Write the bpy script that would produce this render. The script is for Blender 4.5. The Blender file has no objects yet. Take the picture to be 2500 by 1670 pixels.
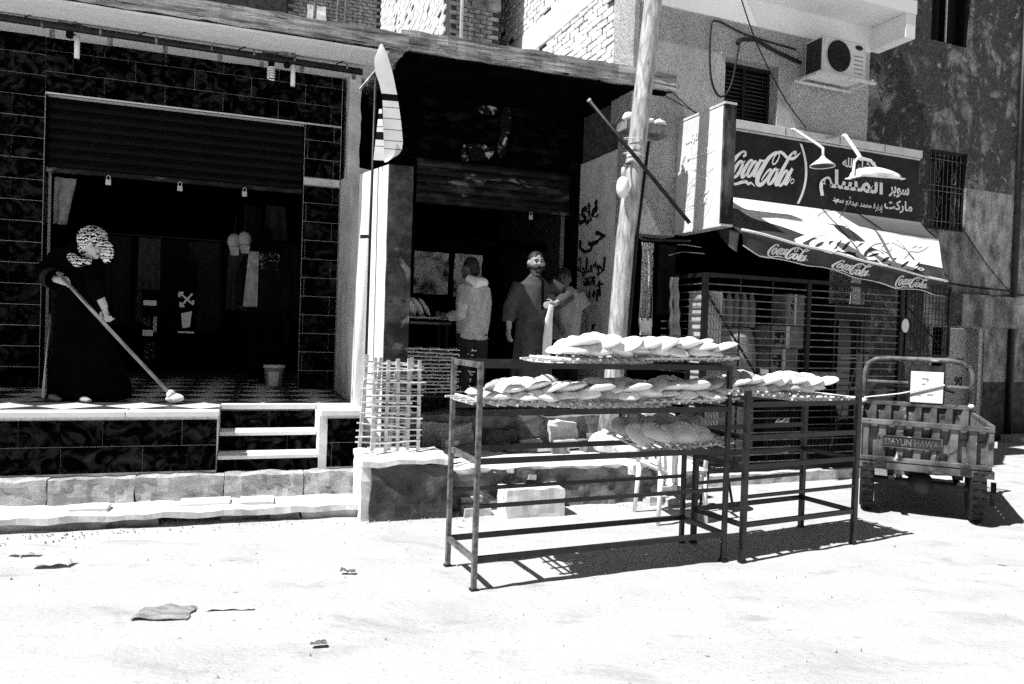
import bpy, math, random
from mathutils import Matrix, Vector, noise
rad = math.radians
SC = bpy.context.scene
COL = SC.collection
random.seed(7)

# ---------------------------------------------------------------- camera
cam = bpy.data.cameras.new('street_camera')
cam.sensor_width = 36.0
cam.lens = 36.0 * 1798 / 2500
cam.clip_start, cam.clip_end = 0.05, 600
camo = bpy.data.objects.new('street_camera', cam)
COL.objects.link(camo)
_pit, _roll = math.atan(27 / 1798), math.atan(.033)
_f = Vector((0, math.cos(_pit), -math.sin(_pit)))
_u0 = Vector((0, math.sin(_pit), math.cos(_pit)))
_r0 = Vector((1, 0, 0))
_r = _r0 * math.cos(_roll) + _u0 * math.sin(_roll)
_u = -_r0 * math.sin(_roll) + _u0 * math.cos(_roll)
camo.matrix_world = Matrix(((_r.x, _u.x, -_f.x, 0), (_r.y, _u.y, -_f.y, 0), (_r.z, _u.z, -_f.z, 1.5), (0, 0, 0, 1)))
SC.camera = camo

# ---------------------------------------------------------------- sky, sun, exposure (black-and-white film: neutral light)
SUN_EL, SUN_HEAD = 58.0, 29.0          # shadows run towards (cos, sin) of SUN_HEAD on the ground
w = bpy.data.worlds.new('World')
SC.world = w
w.use_nodes = True
nt = w.node_tree
bg = nt.nodes['Background']
sky = nt.nodes.new('ShaderNodeTexSky')
sky.sky_type = 'NISHITA'
sky.sun_disc = False
sky.sun_elevation = rad(SUN_EL)
sky.sun_rotation = rad(270 - SUN_HEAD)
sky.air_density = .5
sky.dust_density = .3
bw = nt.nodes.new('ShaderNodeRGBToBW')
nt.links.new(sky.outputs[0], bw.inputs[0])
nt.links.new(bw.outputs[0], bg.inputs[0])
bg.inputs[1].default_value = 0.05
sl = bpy.data.lights.new('sun', 'SUN')
sl.energy = 5.0
sl.angle = rad(.53)
sl.color = (1, 1, 1)
slo = bpy.data.objects.new('sun', sl)
COL.objects.link(slo)
_sd = Vector((math.cos(rad(SUN_HEAD)) * math.cos(rad(SUN_EL)), math.sin(rad(SUN_HEAD)) * math.cos(rad(SUN_EL)), -math.sin(rad(SUN_EL))))
slo.rotation_euler = _sd.to_track_quat('-Z', 'Y').to_euler()
slo.location = (-8, -6, 14)
SC.view_settings.view_transform = 'Standard'
SC.view_settings.look = 'None'
SC.view_settings.gamma = 1.0
SC.view_settings.exposure = 0.6
SC.cycles.max_bounces = 6
SC.cycles.diffuse_bounces = 2
SC.cycles.glossy_bounces = 3
SC.cycles.use_denoising = False

# ---------------------------------------------------------------- materials (greys only)
MATS = {}
def M(name, c, c2=None, sc=6, lo=.38, hi=.62, det=7, rough=.85, bump=0, bs=45, bd=.01, metal=0, spec=.3, st=(1, 1, 1), dist=0, spots=None, wave=None, trans=0):
    """noise mottled grey; c..c2 base colours, bump from a second noise; spots=(colour, scale, threshold) wear"""
    if name in MATS:
        return MATS[name]
    m = bpy.data.materials.new(name)
    m.use_nodes = True
    t = m.node_tree
    b = t.nodes['Principled BSDF']
    b.inputs['Roughness'].default_value = rough
    b.inputs['Metallic'].default_value = metal
    b.inputs['Specular IOR Level'].default_value = spec
    g4 = lambda v: (v, v, v, 1)
    if c2 is None and not bump and not spots and not wave:
        b.inputs['Base Color'].default_value = g4(c)
        MATS[name] = m
        return m
    geo = t.nodes.new('ShaderNodeNewGeometry')
    mp = t.nodes.new('ShaderNodeMapping')
    mp.inputs['Scale'].default_value = st
    t.links.new(geo.outputs['Position'], mp.inputs['Vector'])
    def nz(scale, detail, distn=0, r=.6):
        n = t.nodes.new('ShaderNodeTexNoise')
        n.inputs['Scale'].default_value = scale
        n.inputs['Detail'].default_value = detail
        n.inputs['Roughness'].default_value = r
        n.inputs['Distortion'].default_value = distn
        t.links.new(mp.outputs[0], n.inputs['Vector'])
        return n
    if wave:
        wv = t.nodes.new('ShaderNodeTexWave')
        wv.bands_direction = 'Z'
        wv.inputs['Scale'].default_value = wave[0]
        wv.inputs['Distortion'].default_value = wave[1]
        wv.inputs['Detail'].default_value = 3
        wv.inputs['Detail Scale'].default_value = wave[2]
        t.links.new(mp.outputs[0], wv.inputs['Vector'])
        src = wv.outputs['Fac']
    else:
        src = nz(sc, det, dist).outputs['Fac']
    rp = t.nodes.new('ShaderNodeValToRGB')
    rp.color_ramp.elements[0].position = lo
    rp.color_ramp.elements[1].position = hi
    rp.color_ramp.elements[0].color = g4(c)
    rp.color_ramp.elements[1].color = g4(c if c2 is None else c2)
    t.links.new(src, rp.inputs[0])
    out = rp.outputs[0]
    for sp in (spots or []):
        n2 = nz(sp[1], 5, .6)
        r2 = t.nodes.new('ShaderNodeValToRGB')
        r2.color_ramp.elements[0].position = sp[2]
        r2.color_ramp.elements[1].position = sp[2] + (sp[3] if len(sp) > 3 else .04)
        r2.color_ramp.elements[0].color = g4(0)
        r2.color_ramp.elements[1].color = g4(1)
        t.links.new(n2.outputs['Fac'], r2.inputs[0])
        mx = t.nodes.new('ShaderNodeMixRGB')
        t.links.new(r2.outputs[0], mx.inputs[0])
        t.links.new(out, mx.inputs[1])
        mx.inputs[2].default_value = g4(sp[0])
        out = mx.outputs[0]
    t.links.new(out, b.inputs['Base Color'])
    if bump:
        nb = nz(bs, 6, 0, .65)
        bp = t.nodes.new('ShaderNodeBump')
        bp.inputs['Strength'].default_value = bump
        bp.inputs['Distance'].default_value = bd
        t.links.new(nb.outputs['Fac'], bp.inputs['Height'])
        t.links.new(bp.outputs[0], b.inputs['Normal'])
    if trans:
        b.inputs['Transmission Weight'].default_value = trans
    MATS[name] = m
    return m

M('street', .45, .55, sc=1.1, lo=.35, hi=.65, rough=.95, bump=.45, bs=18, bd=.03, st=(1, 2.0, 1), spec=.05, spots=[(.30, 1.8, .56, .22), (.14, 7, .67, .05), (.09, 24, .68, .05), (.24, 55, .60, .08)])
M('asphalt', .05, .09, sc=30, rough=.95)
M('kerb', .42, .6, sc=9, rough=.95, bump=.6, bs=30, bd=.02, spots=[(.12, 6, .60, .08)])
M('rough_concrete', .34, .55, sc=7, rough=.95, bump=.9, bs=26, bd=.025, st=(1, 1, 1.6), spots=[(.16, 9, .62, .06)])
M('dark_concrete', .05, .3, sc=6, lo=.3, hi=.7, rough=.95, bump=.8, bs=22, bd=.02, spots=[(.05, 5, .58, .1), (.4, 16, .66, .05)])
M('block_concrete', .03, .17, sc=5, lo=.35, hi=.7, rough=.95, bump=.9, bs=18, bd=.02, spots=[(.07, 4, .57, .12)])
M('white_concrete', .62, .8, sc=5, rough=.9, bump=.3, bs=40, spots=[(.3, 8, .66, .06)])
M('tile', .001, .06, sc=6, lo=.48, hi=.90, det=8, rough=.22, spec=.0, dist=1.8)
M('grout', .6, .8, sc=30, rough=.9)
M('grout_dim', .16, .3, sc=20, rough=.9)
M('ledge_marble', .75, .85, sc=8, rough=.5, spots=[(.5, 12, .66, .05)])
M('floor_light', .6, .7, sc=10, rough=.35, spec=.1)
M('floor_dark', .035, .06, sc=10, rough=.35, spec=.1)
M('soffit', .78, .88, sc=3, rough=.9, bump=.3, bs=20, st=(2, 6, 2), spots=[(.2, 9, .70, .03)])
M('slab_edge', .10, .85, sc=2.2, lo=.32, hi=.66, det=9, rough=.95, bump=1, bs=14, bd=.04, st=(1, 1, 16), spots=[(.02, 3, .60, .05)])
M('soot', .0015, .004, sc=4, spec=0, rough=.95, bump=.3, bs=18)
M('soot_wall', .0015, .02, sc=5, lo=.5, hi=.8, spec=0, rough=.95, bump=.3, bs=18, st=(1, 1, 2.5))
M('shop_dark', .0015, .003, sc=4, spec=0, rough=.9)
M('shutter_dark', .002, .004, sc=6, rough=.35, spec=.06)
M('shutter_worn', .004, .08, sc=3, lo=.5, hi=.75, rough=.6, metal=.2, st=(1, 1, 3), spots=[(.3, 2.2, .60, .08)])
M('plaster_pale', .5, .75, sc=2.5, rough=.95, bump=.35, bs=30, spots=[(.22, 2, .58, .18), (.1, 7, .66, .08)])
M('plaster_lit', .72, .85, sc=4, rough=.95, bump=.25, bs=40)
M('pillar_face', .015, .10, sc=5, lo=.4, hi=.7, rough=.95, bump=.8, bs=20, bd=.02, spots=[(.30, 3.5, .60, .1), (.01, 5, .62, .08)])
M('wall_d', .68, .88, sc=3, lo=.3, hi=.7, rough=.95, bump=1, bs=34, bd=.14, spots=[(.24, 1.7, .57, .2), (.15, 5, .66, .12), (.25, 60, .56, .10)], st=(1, 1, .55))
M('wall_d2', .03, .14, sc=34, lo=.35, hi=.7, rough=.95, bump=1, bs=34, bd=.08, spots=[(.6, 2.2, .52, .22), (.5, 9, .60, .1), (.03, 7, .55, .12), (.02, 50, .54, .12)], st=(1.1, 1.1, .85))
M('wall_d2_sunlit', .10, .55, sc=4, lo=.35, hi=.68, det=9, rough=.95, bump=1, bs=34, bd=.06, spots=[(.05, 36, .56, .1)], st=(1.3, 1.3, .7))
M('wall_band', .02, .06, sc=8, rough=.9, bump=.6, bs=30)
M('balcony_white', .8, .86, sc=2, rough=.85, spots=[(.55, 3, .66, .1)])
M('flaked', .002, .6, sc=7, lo=.54, hi=.64, det=9, rough=.95, dist=.8)
M('flaking', .05, .75, sc=4.5, lo=.36, hi=.54, det=9, rough=.95, bump=.5, bs=30, dist=.5)
M('graffiti_wall', .62, .82, sc=6, rough=.95, bump=.5, bs=30, spots=[(.2, 12, .66, .05), (.3, 3, .66, .1)])
M('paint_black', .012, rough=.7)
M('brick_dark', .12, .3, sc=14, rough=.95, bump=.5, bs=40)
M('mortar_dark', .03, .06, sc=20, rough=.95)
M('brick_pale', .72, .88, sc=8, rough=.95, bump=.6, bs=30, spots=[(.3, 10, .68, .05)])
M('mortar_shaded', .04, .1, sc=12, rough=.95, bump=.5, bs=30)  # dark colour carries the shadow between the side-wall bricks
M('steel_dark', .004, .014, sc=14, rough=.5, spec=.3, spots=[(.08, 30, .66, .06)])
M('steel_worn_sunlit', .05, .3, sc=18, lo=.35, hi=.75, rough=.5, spec=.5, metal=.3)  # worn steel; also lends its paleness to the sunlit rack end
M('steel_pale', .5, .7, sc=14, rough=.55, spec=.4)
M('white_paint', .8, .86, sc=10, rough=.5)
M('white_plastic', .8, rough=.4)
M('sign_red', .016, .03, sc=4, rough=.4, spec=.2, spots=[(.05, 3, .66, .14)])
M('sign_white', .85, rough=.5)
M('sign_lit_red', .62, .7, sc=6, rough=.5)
M('rust', .008, .14, sc=6, lo=.4, hi=.6, rough=.8, bump=.4, bs=30, st=(1, 1, .4))
M('awning_white', .72, .82, sc=4, rough=.7, spots=[(.5, 5, .68, .1)])
M('awning_red', .03, .055, sc=4, rough=.6)
M('bread', .8, .92, sc=9, lo=.3, hi=.6, rough=.85, bump=.15, bs=30, bd=.006, spots=[(.5, 18, .70, .06)])
M('bread_dark', .34, .62, sc=9, rough=.85, bump=.25, bs=30, bd=.006, spots=[(.7, 18, .64, .05)])
M('palm', .5, .78, sc=20, rough=.8, bump=.3, bs=60)
M('pole_paint', .22, .7, sc=9, lo=.35, hi=.7, rough=.6, bump=.4, bs=40, st=(3, 3, .6), spots=[(.05, 7, .66, .06)])
M('fabric_black', .0015, .003, sc=10, rough=.9, spec=.02)
M('fabric_char', .005, .011, sc=12, rough=.95, spec=.03)
M('fabric_jean', .016, .03, sc=20, rough=.95, spec=.1)
M('fabric_dim', .05, .09, sc=14, rough=.95, spec=.05)
M('fabric_hoodie', .38, .52, sc=18, rough=.95, spec=.1, bump=.3, bs=60)
M('fabric_robe', .055, .085, sc=14, rough=.95, spec=.1)
M('fabric_tee', .26, .36, sc=16, rough=.95, spec=.1)
M('fabric_white', .75, .85, sc=12, rough=.95, spec=.1)
M('flag_cloth', .7, .78, sc=8, rough=.9, spec=.1)
M('fabric_grey', .25, .4, sc=14, rough=.95, spec=.1)
M('fabric_print', .005, .35, sc=26, lo=.56, hi=.62, det=3, rough=.95, spec=.1, dist=1.5)
M('knit', .08, .7, sc=60, lo=.4, hi=.6, rough=.95, spec=.1)
M('check_scarf', .004, .92, rough=.9, wave=(12, 8, 3), lo=.48, hi=.55, spec=.05)
M('skin', .3, .38, sc=9, rough=.55)
M('skin_pale', .5, .6, sc=9, rough=.55)
M('skin_dark', .09, .13, sc=9, rough=.55)
M('hair', .01, .02, sc=30, rough=.6)
M('wood', .012, .03, sc=5, rough=.7, st=(1, 1, 12))
M('stick_wood', .2, .34, sc=9, rough=.7)
M('rubber', .006, .018, sc=20, rough=.85)
M('truck_paint', .04, .20, sc=5, lo=.35, hi=.65, rough=.55, spec=.3, bump=.3, bs=14, bd=.02, spots=[(.02, 8, .57, .08), (.6, 11, .64, .05)])
M('truck_dark', .01, .04, sc=8, rough=.6, spots=[(.4, 14, .68, .06)])
M('bundle', .3, .5, sc=6, rough=.9, st=(1, 1, .3))
M('carton', .15, .24, sc=6, rough=.9)
M('carton_print', .01, .25, sc=12, lo=.5, hi=.56, det=2, rough=.9)
M('crate_plastic', .004, .009, sc=8, rough=.45)
M('glass_dark', .01, rough=.08, spec=.6)
M('louvre', .003, .006, sc=8, rough=.6)
M('louvre_slat', .02, .05, sc=8, rough=.6)
M('cable', .01, rough=.6)
M('ac_white', .6, .72, sc=6, rough=.5)
M('ac_dark', .012, .03, sc=30, rough=.6)
M('debris', .05, .25, sc=12, rough=.95)
M('cardboard', .2, .4, sc=8, rough=.95, bump=.8, bs=12, bd=.02, st=(1, 4, 1))
M('sack', .78, .86, sc=5, rough=.8)

# ---------------------------------------------------------------- frames: s along the facade, d out towards the street, z up
class Frame:
    def __init__(self, x, y, ang):
        self.o = Vector((x, y, 0)); self.a = rad(ang); self.ang = ang
        c, s = math.cos(self.a), math.sin(self.a)
        self.ex = Vector((c, s, 0)); self.en = Vector((s, -c, 0))
    def w(self, s, d, z):
        return self.o + self.ex * s + self.en * d + Vector((0, 0, z))
FA = Frame(-4.79, 7.30, 19)
FC = Frame(1.88, 8.34, 22)
FW = Frame(0, 0, 0)
FR1 = Frame(-.175, 4.234, 24)
FR2 = Frame(1.603, 4.962, 28)
FT = Frame(3.20, 6.62, -26)

BASE = {}
class MB:
    """mesh builder; all coordinates (s, d, z)"""
    def __init__(self):
        self.v = []; self.f = []
    def add(self, vs, fs):
        n = len(self.v)
        self.v += [tuple(p) for p in vs]
        self.f += [tuple(i + n for i in q) for q in fs]
        return self
    def box(self, x0, x1, y0, y1, z0, z1):
        return self.hexa([(x0, y0, z0), (x1, y0, z0), (x1, y1, z0), (x0, y1, z0), (x0, y0, z1), (x1, y0, z1), (x1, y1, z1), (x0, y1, z1)])
    def hexa(self, p):
        return self.add(p, [(0, 3, 2, 1), (4, 5, 6, 7), (0, 1, 5, 4), (1, 2, 6, 5), (2, 3, 7, 6), (3, 0, 4, 7)])
    def prism(self, poly, z0, z1):
        n = len(poly)
        vs = [(x, y, z0) for x, y in poly] + [(x, y, z1) for x, y in poly]
        return self.add(vs, [tuple(range(n - 1, -1, -1)), tuple(range(n, 2 * n))] + [(i, (i + 1) % n, n + (i + 1) % n, n + i) for i in range(n)])
    def gridbox(self, x0, x1, y0, y1, z0, z1, st=.1):
        """box whose faces are subdivided, for roughening"""
        nx, ny, nz = [max(1, int(round(abs(b - a) / st))) for a, b in ((x0, x1), (y0, y1), (z0, z1))]
        X = lambda i: x0 + (x1 - x0) * i / nx
        Y = lambda i: y0 + (y1 - y0) * i / ny
        Z = lambda i: z0 + (z1 - z0) * i / nz
        idx = {}
        vs = []; fs = []
        def g(i, j, k):
            if (i, j, k) not in idx:
                idx[(i, j, k)] = len(vs); vs.append((X(i), Y(j), Z(k)))
            return idx[(i, j, k)]
        for i in range(nx):
            for j in range(ny):
                fs.append((g(i, j, 0), g(i, j + 1, 0), g(i + 1, j + 1, 0), g(i + 1, j, 0)))
                fs.append((g(i, j, nz), g(i + 1, j, nz), g(i + 1, j + 1, nz), g(i, j + 1, nz)))
            for k in range(nz):
                fs.append((g(i, 0, k), g(i + 1, 0, k), g(i + 1, 0, k + 1), g(i, 0, k + 1)))
                fs.append((g(i, ny, k), g(i, ny, k + 1), g(i + 1, ny, k + 1), g(i + 1, ny, k)))
        for j in range(ny):
            for k in range(nz):
                fs.append((g(0, j, k), g(0, j, k + 1), g(0, j + 1, k + 1), g(0, j + 1, k)))
                fs.append((g(nx, j, k), g(nx, j + 1, k), g(nx, j + 1, k + 1), g(nx, j, k + 1)))
        return self.add(vs, fs)
    def rough(self, amp, fr=6, seed=0, start=0):
        o = Vector((seed * 13.7, seed * 7.1, seed * 3.3))
        for i in range(start, len(self.v)):
            p = Vector(self.v[i])
            q = noise.noise_vector(p * fr + o) + .5 * noise.noise_vector(p * fr * 2.7 + o)
            self.v[i] = tuple(p + q * amp)
        return self
    def tube(self, pts, r, n=8, cap=True):
        pts = [Vector(p) for p in pts]
        rs = r if isinstance(r, (list, tuple)) else [r] * len(pts)
        vs = []; fs = []
        up = None
        for i, p in enumerate(pts):
            t = (pts[min(i + 1, len(pts) - 1)] - pts[max(i - 1, 0)])
            t = t.normalized() if t.length > 1e-9 else Vector((0, 0, 1))
            if up is None:
                up = Vector((0, 0, 1)) if abs(t.z) < .9 else Vector((0, 1, 0))
            a = up.cross(t)
            if a.length < 1e-6:
                a = Vector((1, 0, 0)).cross(t)
            a.normalize(); b = t.cross(a); up = b
            rr = rs[i] if isinstance(rs[i], (tuple, list)) else (rs[i], rs[i])
            for k in range(n):
                th = 2 * math.pi * (k + .5) / n
                vs.append(p + a * math.cos(th) * rr[0] + b * math.sin(th) * rr[1])
        m = len(pts)
        for i in range(m - 1):
            for k in range(n):
                fs.append((i * n + k, i * n + (k + 1) % n, (i + 1) * n + (k + 1) % n, (i + 1) * n + k))
        if cap:
            fs.append(tuple(range(n - 1, -1, -1))); fs.append(tuple((m - 1) * n + k for k in range(n)))
        return self.add(vs, fs)
    def bar(self, p, q, wd, ht):
        """rectangular bar from p to q; wd across, ht in the upright direction"""
        p, q = Vector(p), Vector(q)
        t = (q - p).normalized()
        up = Vector((0, 0, 1)) if abs(t.z) < .95 else Vector((0, 1, 0))
        a = t.cross(up).normalized(); b = a.cross(t)
        vs = []
        for e in (p, q):
            for x, y in ((-1, -1), (1, -1), (1, 1), (-1, 1)):
                vs.append(e + a * x * wd / 2 + b * y * ht / 2)
        return self.add(vs, [(3, 2, 1, 0), (4, 5, 6, 7), (0, 1, 5, 4), (1, 2, 6, 5), (2, 3, 7, 6), (3, 0, 4, 7)])
    def loft(self, rings, cap=(True, True)):
        n = len(rings[0]); m = len(rings)
        vs = [p for r in rings for p in r]
        fs = [(i * n + k, i * n + (k + 1) % n, (i + 1) * n + (k + 1) % n, (i + 1) * n + k) for i in range(m - 1) for k in range(n)]
        if cap[0]: fs.append(tuple(range(n - 1, -1, -1)))
        if cap[1]: fs.append(tuple((m - 1) * n + k for k in range(n)))
        return self.add(vs, fs)
    def lathe(self, prof, c=(0, 0, 0), n=16, cap=(True, True)):
        rings = [[(c[0] + r * math.cos(2 * math.pi * k / n), c[1] + r * math.sin(2 * math.pi * k / n), c[2] + z) for k in range(n)] for r, z in prof]
        return self.loft(rings, cap)
    def ball(self, c, r, n=12, m=8):
        r = r if isinstance(r, (tuple, list)) else (r, r, r)
        rings = []
        for i in range(1, m):
            ph = math.pi * i / m
            rings.append([(c[0] + r[0] * math.sin(ph) * math.cos(2 * math.pi * k / n), c[1] + r[1] * math.sin(ph) * math.sin(2 * math.pi * k / n), c[2] - r[2] * math.cos(ph)) for k in range(n)])
        return self.loft(rings)
    def sheet(self, fn, nu, nv):
        vs = [fn(i / nu, j / nv) for j in range(nv + 1) for i in range(nu + 1)]
        fs = [(j * (nu + 1) + i, j * (nu + 1) + i + 1, (j + 1) * (nu + 1) + i + 1, (j + 1) * (nu + 1) + i) for j in range(nv) for i in range(nu)]
        return self.add(vs, fs)
    def slab(self, fn, nu, nv, th, ax=(0, -1, 0)):
        """a sheet given thickness th along ax (real solid cloth or board)"""
        a = Vector(ax) * th
        n0 = len(self.v)
        self.sheet(fn, nu, nv)
        self.sheet(lambda u, v: tuple(Vector(fn(u, v)) + a), nu, nv)
        W = nu + 1; N = W * (nv + 1)
        bord = [i for i in range(W)] + [j * W + nu for j in range(1, nv + 1)] + [nv * W + i for i in range(nu - 1, -1, -1)] + [j * W for j in range(nv - 1, 0, -1)]
        for k in range(len(bord)):
            a0, b0 = bord[k], bord[(k + 1) % len(bord)]
            self.f.append((n0 + a0, n0 + b0, n0 + N + b0, n0 + N + a0))
        return self

def _root(o):
    while o.parent is not None:
        o = o.parent
    return o

def mesh(name, mb, off=(0, 0, 0), smooth=False):
    me = bpy.data.meshes.new(name)
    me.from_pydata([(x - off[0], -(y - off[1]), z - off[2]) for x, y, z in mb.v], [], [tuple(reversed(q)) for q in mb.f])
    if smooth:
        me.polygons.foreach_set('use_smooth', [True] * len(me.polygons))
    me.update()
    return me

def mk(name, mb, mat, parent=None, smooth=False, bevel=0, kind=None, frame=None, label=None):
    off = BASE.get(_root(parent), (0, 0, 0)) if parent is not None else (0, 0, 0)
    me = mesh(name, mb, off, smooth)
    me.materials.append(MATS[mat])
    o = bpy.data.objects.new(name, me)
    COL.objects.link(o)
    if parent is not None:
        o.parent = parent
    elif frame is not None:
        o.location = frame.o; o.rotation_euler = (0, 0, frame.a)
    if bevel:
        b = o.modifiers.new('bevel', 'BEVEL'); b.width = bevel; b.segments = 2; b.limit_method = 'ANGLE'
    if kind: o['kind'] = kind
    if label: o['label'] = label
    return o

def piece(name, me, parent, loc, rot=(0, 0, 0), scale=(1, 1, 1)):
    """an object sharing mesh data, placed at (s, d, z) of the thing's frame"""
    o = bpy.data.objects.new(name, me)
    COL.objects.link(o)
    o.parent = parent
    off = BASE.get(_root(parent), (0, 0, 0))
    o.location = (loc[0] - off[0], -(loc[1] - off[1]), loc[2] - off[2])
    o.rotation_euler = rot; o.scale = scale
    return o

def tag(o, label, cat, group=None):
    o['label'] = label; o['category'] = cat
    if group: o['group'] = group
    return o

def thing(name, label, cat, fr, base=(0, 0, 0), group=None, rz=0, rel=False, tilt=None):
    """Empty at the thing's base; parts are then given in frame coordinates (or relative ones with rel)"""
    o = bpy.data.objects.new(name, None)
    o.empty_display_size = .1
    COL.objects.link(o)
    o.location = fr.w(*base)
    o.rotation_euler = (tilt[0] if tilt else 0, tilt[1] if tilt else 0, fr.a + rz)
    BASE[o] = (0, 0, 0) if rel else tuple(base)
    return tag(o, label, cat, group)

def meshm(name, mb, mat, smooth=False):
    me = mesh(name, mb, (0, 0, 0), smooth)
    me.materials.append(MATS[mat])
    return me

def organic(name, mb, mat, parent, voxel=.01, it=4):
    """fuse overlapping volumes into one continuous skin"""
    off = BASE.get(_root(parent), (0, 0, 0))
    me = mesh(name, mb, off)
    t = bpy.data.objects.new(name + '_tmp', me)
    COL.objects.link(t)
    r = t.modifiers.new('r', 'REMESH'); r.mode = 'VOXEL'; r.voxel_size = voxel
    s = t.modifiers.new('s', 'SMOOTH'); s.factor = .5; s.iterations = it
    dg = bpy.context.evaluated_depsgraph_get()
    nm = bpy.data.meshes.new_from_object(t.evaluated_get(dg))
    bpy.data.objects.remove(t); bpy.data.meshes.remove(me)
    nm.polygons.foreach_set('use_smooth', [True] * len(nm.polygons))
    nm.materials.clear(); nm.materials.append(MATS[mat])
    o = bpy.data.objects.new(name, nm)
    COL.objects.link(o); o.parent = parent
    return o

def rnd(a, b):
    return random.uniform(a, b)

def jit_cloth(mb, amp, fr, seed=0, start=0):
    return mb.rough(amp, fr, seed, start)

# ---------------------------------------------------------------- lettering
_AF = {'ا': 'FE8D FE8E FE8D FE8E', 'أ': 'FE83 FE84 FE83 FE84', 'إ': 'FE87 FE88 FE87 FE88', 'ب': 'FE8F FE90 FE91 FE92', 'ت': 'FE95 FE96 FE97 FE98', 'ة': 'FE93 FE94 FE93 FE94', 'ح': 'FEA1 FEA2 FEA3 FEA4', 'د': 'FEA9 FEAA FEA9 FEAA', 'ر': 'FEAD FEAE FEAD FEAE', 'ز': 'FEAF FEB0 FEAF FEB0', 'س': 'FEB1 FEB2 FEB3 FEB4', 'ش': 'FEB5 FEB6 FEB7 FEB8', 'ع': 'FEC9 FECA FECB FECC', 'غ': 'FECD FECE FECF FED0', 'ك': 'FED9 FEDA FEDB FEDC', 'ل': 'FEDD FEDE FEDF FEE0', 'م': 'FEE1 FEE2 FEE3 FEE4', 'ن': 'FEE5 FEE6 FEE7 FEE8', 'ه': 'FEE9 FEEA FEEB FEEC', 'و': 'FEED FEEE FEED FEEE', 'ي': 'FEF1 FEF2 FEF3 FEF4', 'ى': 'FEEF FEF0 FEEF FEF0', 'ء': 'FE80 FE80 FE80 FE80'}
_NJ = set('اأإدرزوةءى')
def arabic(t):
    o = []
    for i, c in enumerate(t):
        if c not in _AF:
            o.append(c); continue
        p = i > 0 and t[i - 1] in _AF and t[i - 1] not in _NJ
        n = c not in _NJ and i + 1 < len(t) and t[i + 1] in _AF and t[i + 1] != 'ء'
        o.append(chr(int(_AF[c].split()[(3 if n else 1) if p else (2 if n else 0)], 16)))
    return ''.join(reversed(o))

def text_mesh(body, bold=.015, depth=.0):
    """flat letters as (x, y) islands, each a hair prouder than the last so none share a plane"""
    c = bpy.data.curves.new('txt', 'FONT')
    c.body = body; c.size = 1; c.offset = bold; c.resolution_u = 4
    t = bpy.data.objects.new('txt', c)
    COL.objects.link(t)
    dg = bpy.context.evaluated_depsgraph_get()
    me = bpy.data.meshes.new_from_object(t.evaluated_get(dg))
    bpy.data.objects.remove(t); bpy.data.curves.remove(c)
    vs = [tuple(v.co) for v in me.vertices]; fs = [tuple(p.vertices) for p in me.polygons]
    bpy.data.meshes.remove(me)
    par = list(range(len(vs)))
    def fd(i):
        while par[i] != i:
            par[i] = par[par[i]]; i = par[i]
        return i
    for q in fs:
        for k in q[1:]:
            par[fd(k)] = fd(q[0])
    isl = {}
    for i in range(len(vs)):
        isl.setdefault(fd(i), len(isl))
    x0 = min(v[0] for v in vs); x1 = max(v[0] for v in vs); y0 = min(v[1] for v in vs); y1 = max(v[1] for v in vs)
    return [((v[0] - x0) / (x1 - x0), (v[1] - y0) / (y1 - y0), isl[fd(i)]) for i, v in enumerate(vs)], fs

def put_text(body, name, mat, parent, fn, bold=.015, ar=False):
    """fn(u, v, layer) -> (s, d, z) maps the unit box of the words onto a surface"""
    vs, fs = text_mesh(arabic(body) if ar else body, bold)
    mb = MB()
    mb.add([fn(u, v, l) for u, v, l in vs], fs)
    return mk(name, mb, mat, parent)

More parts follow.
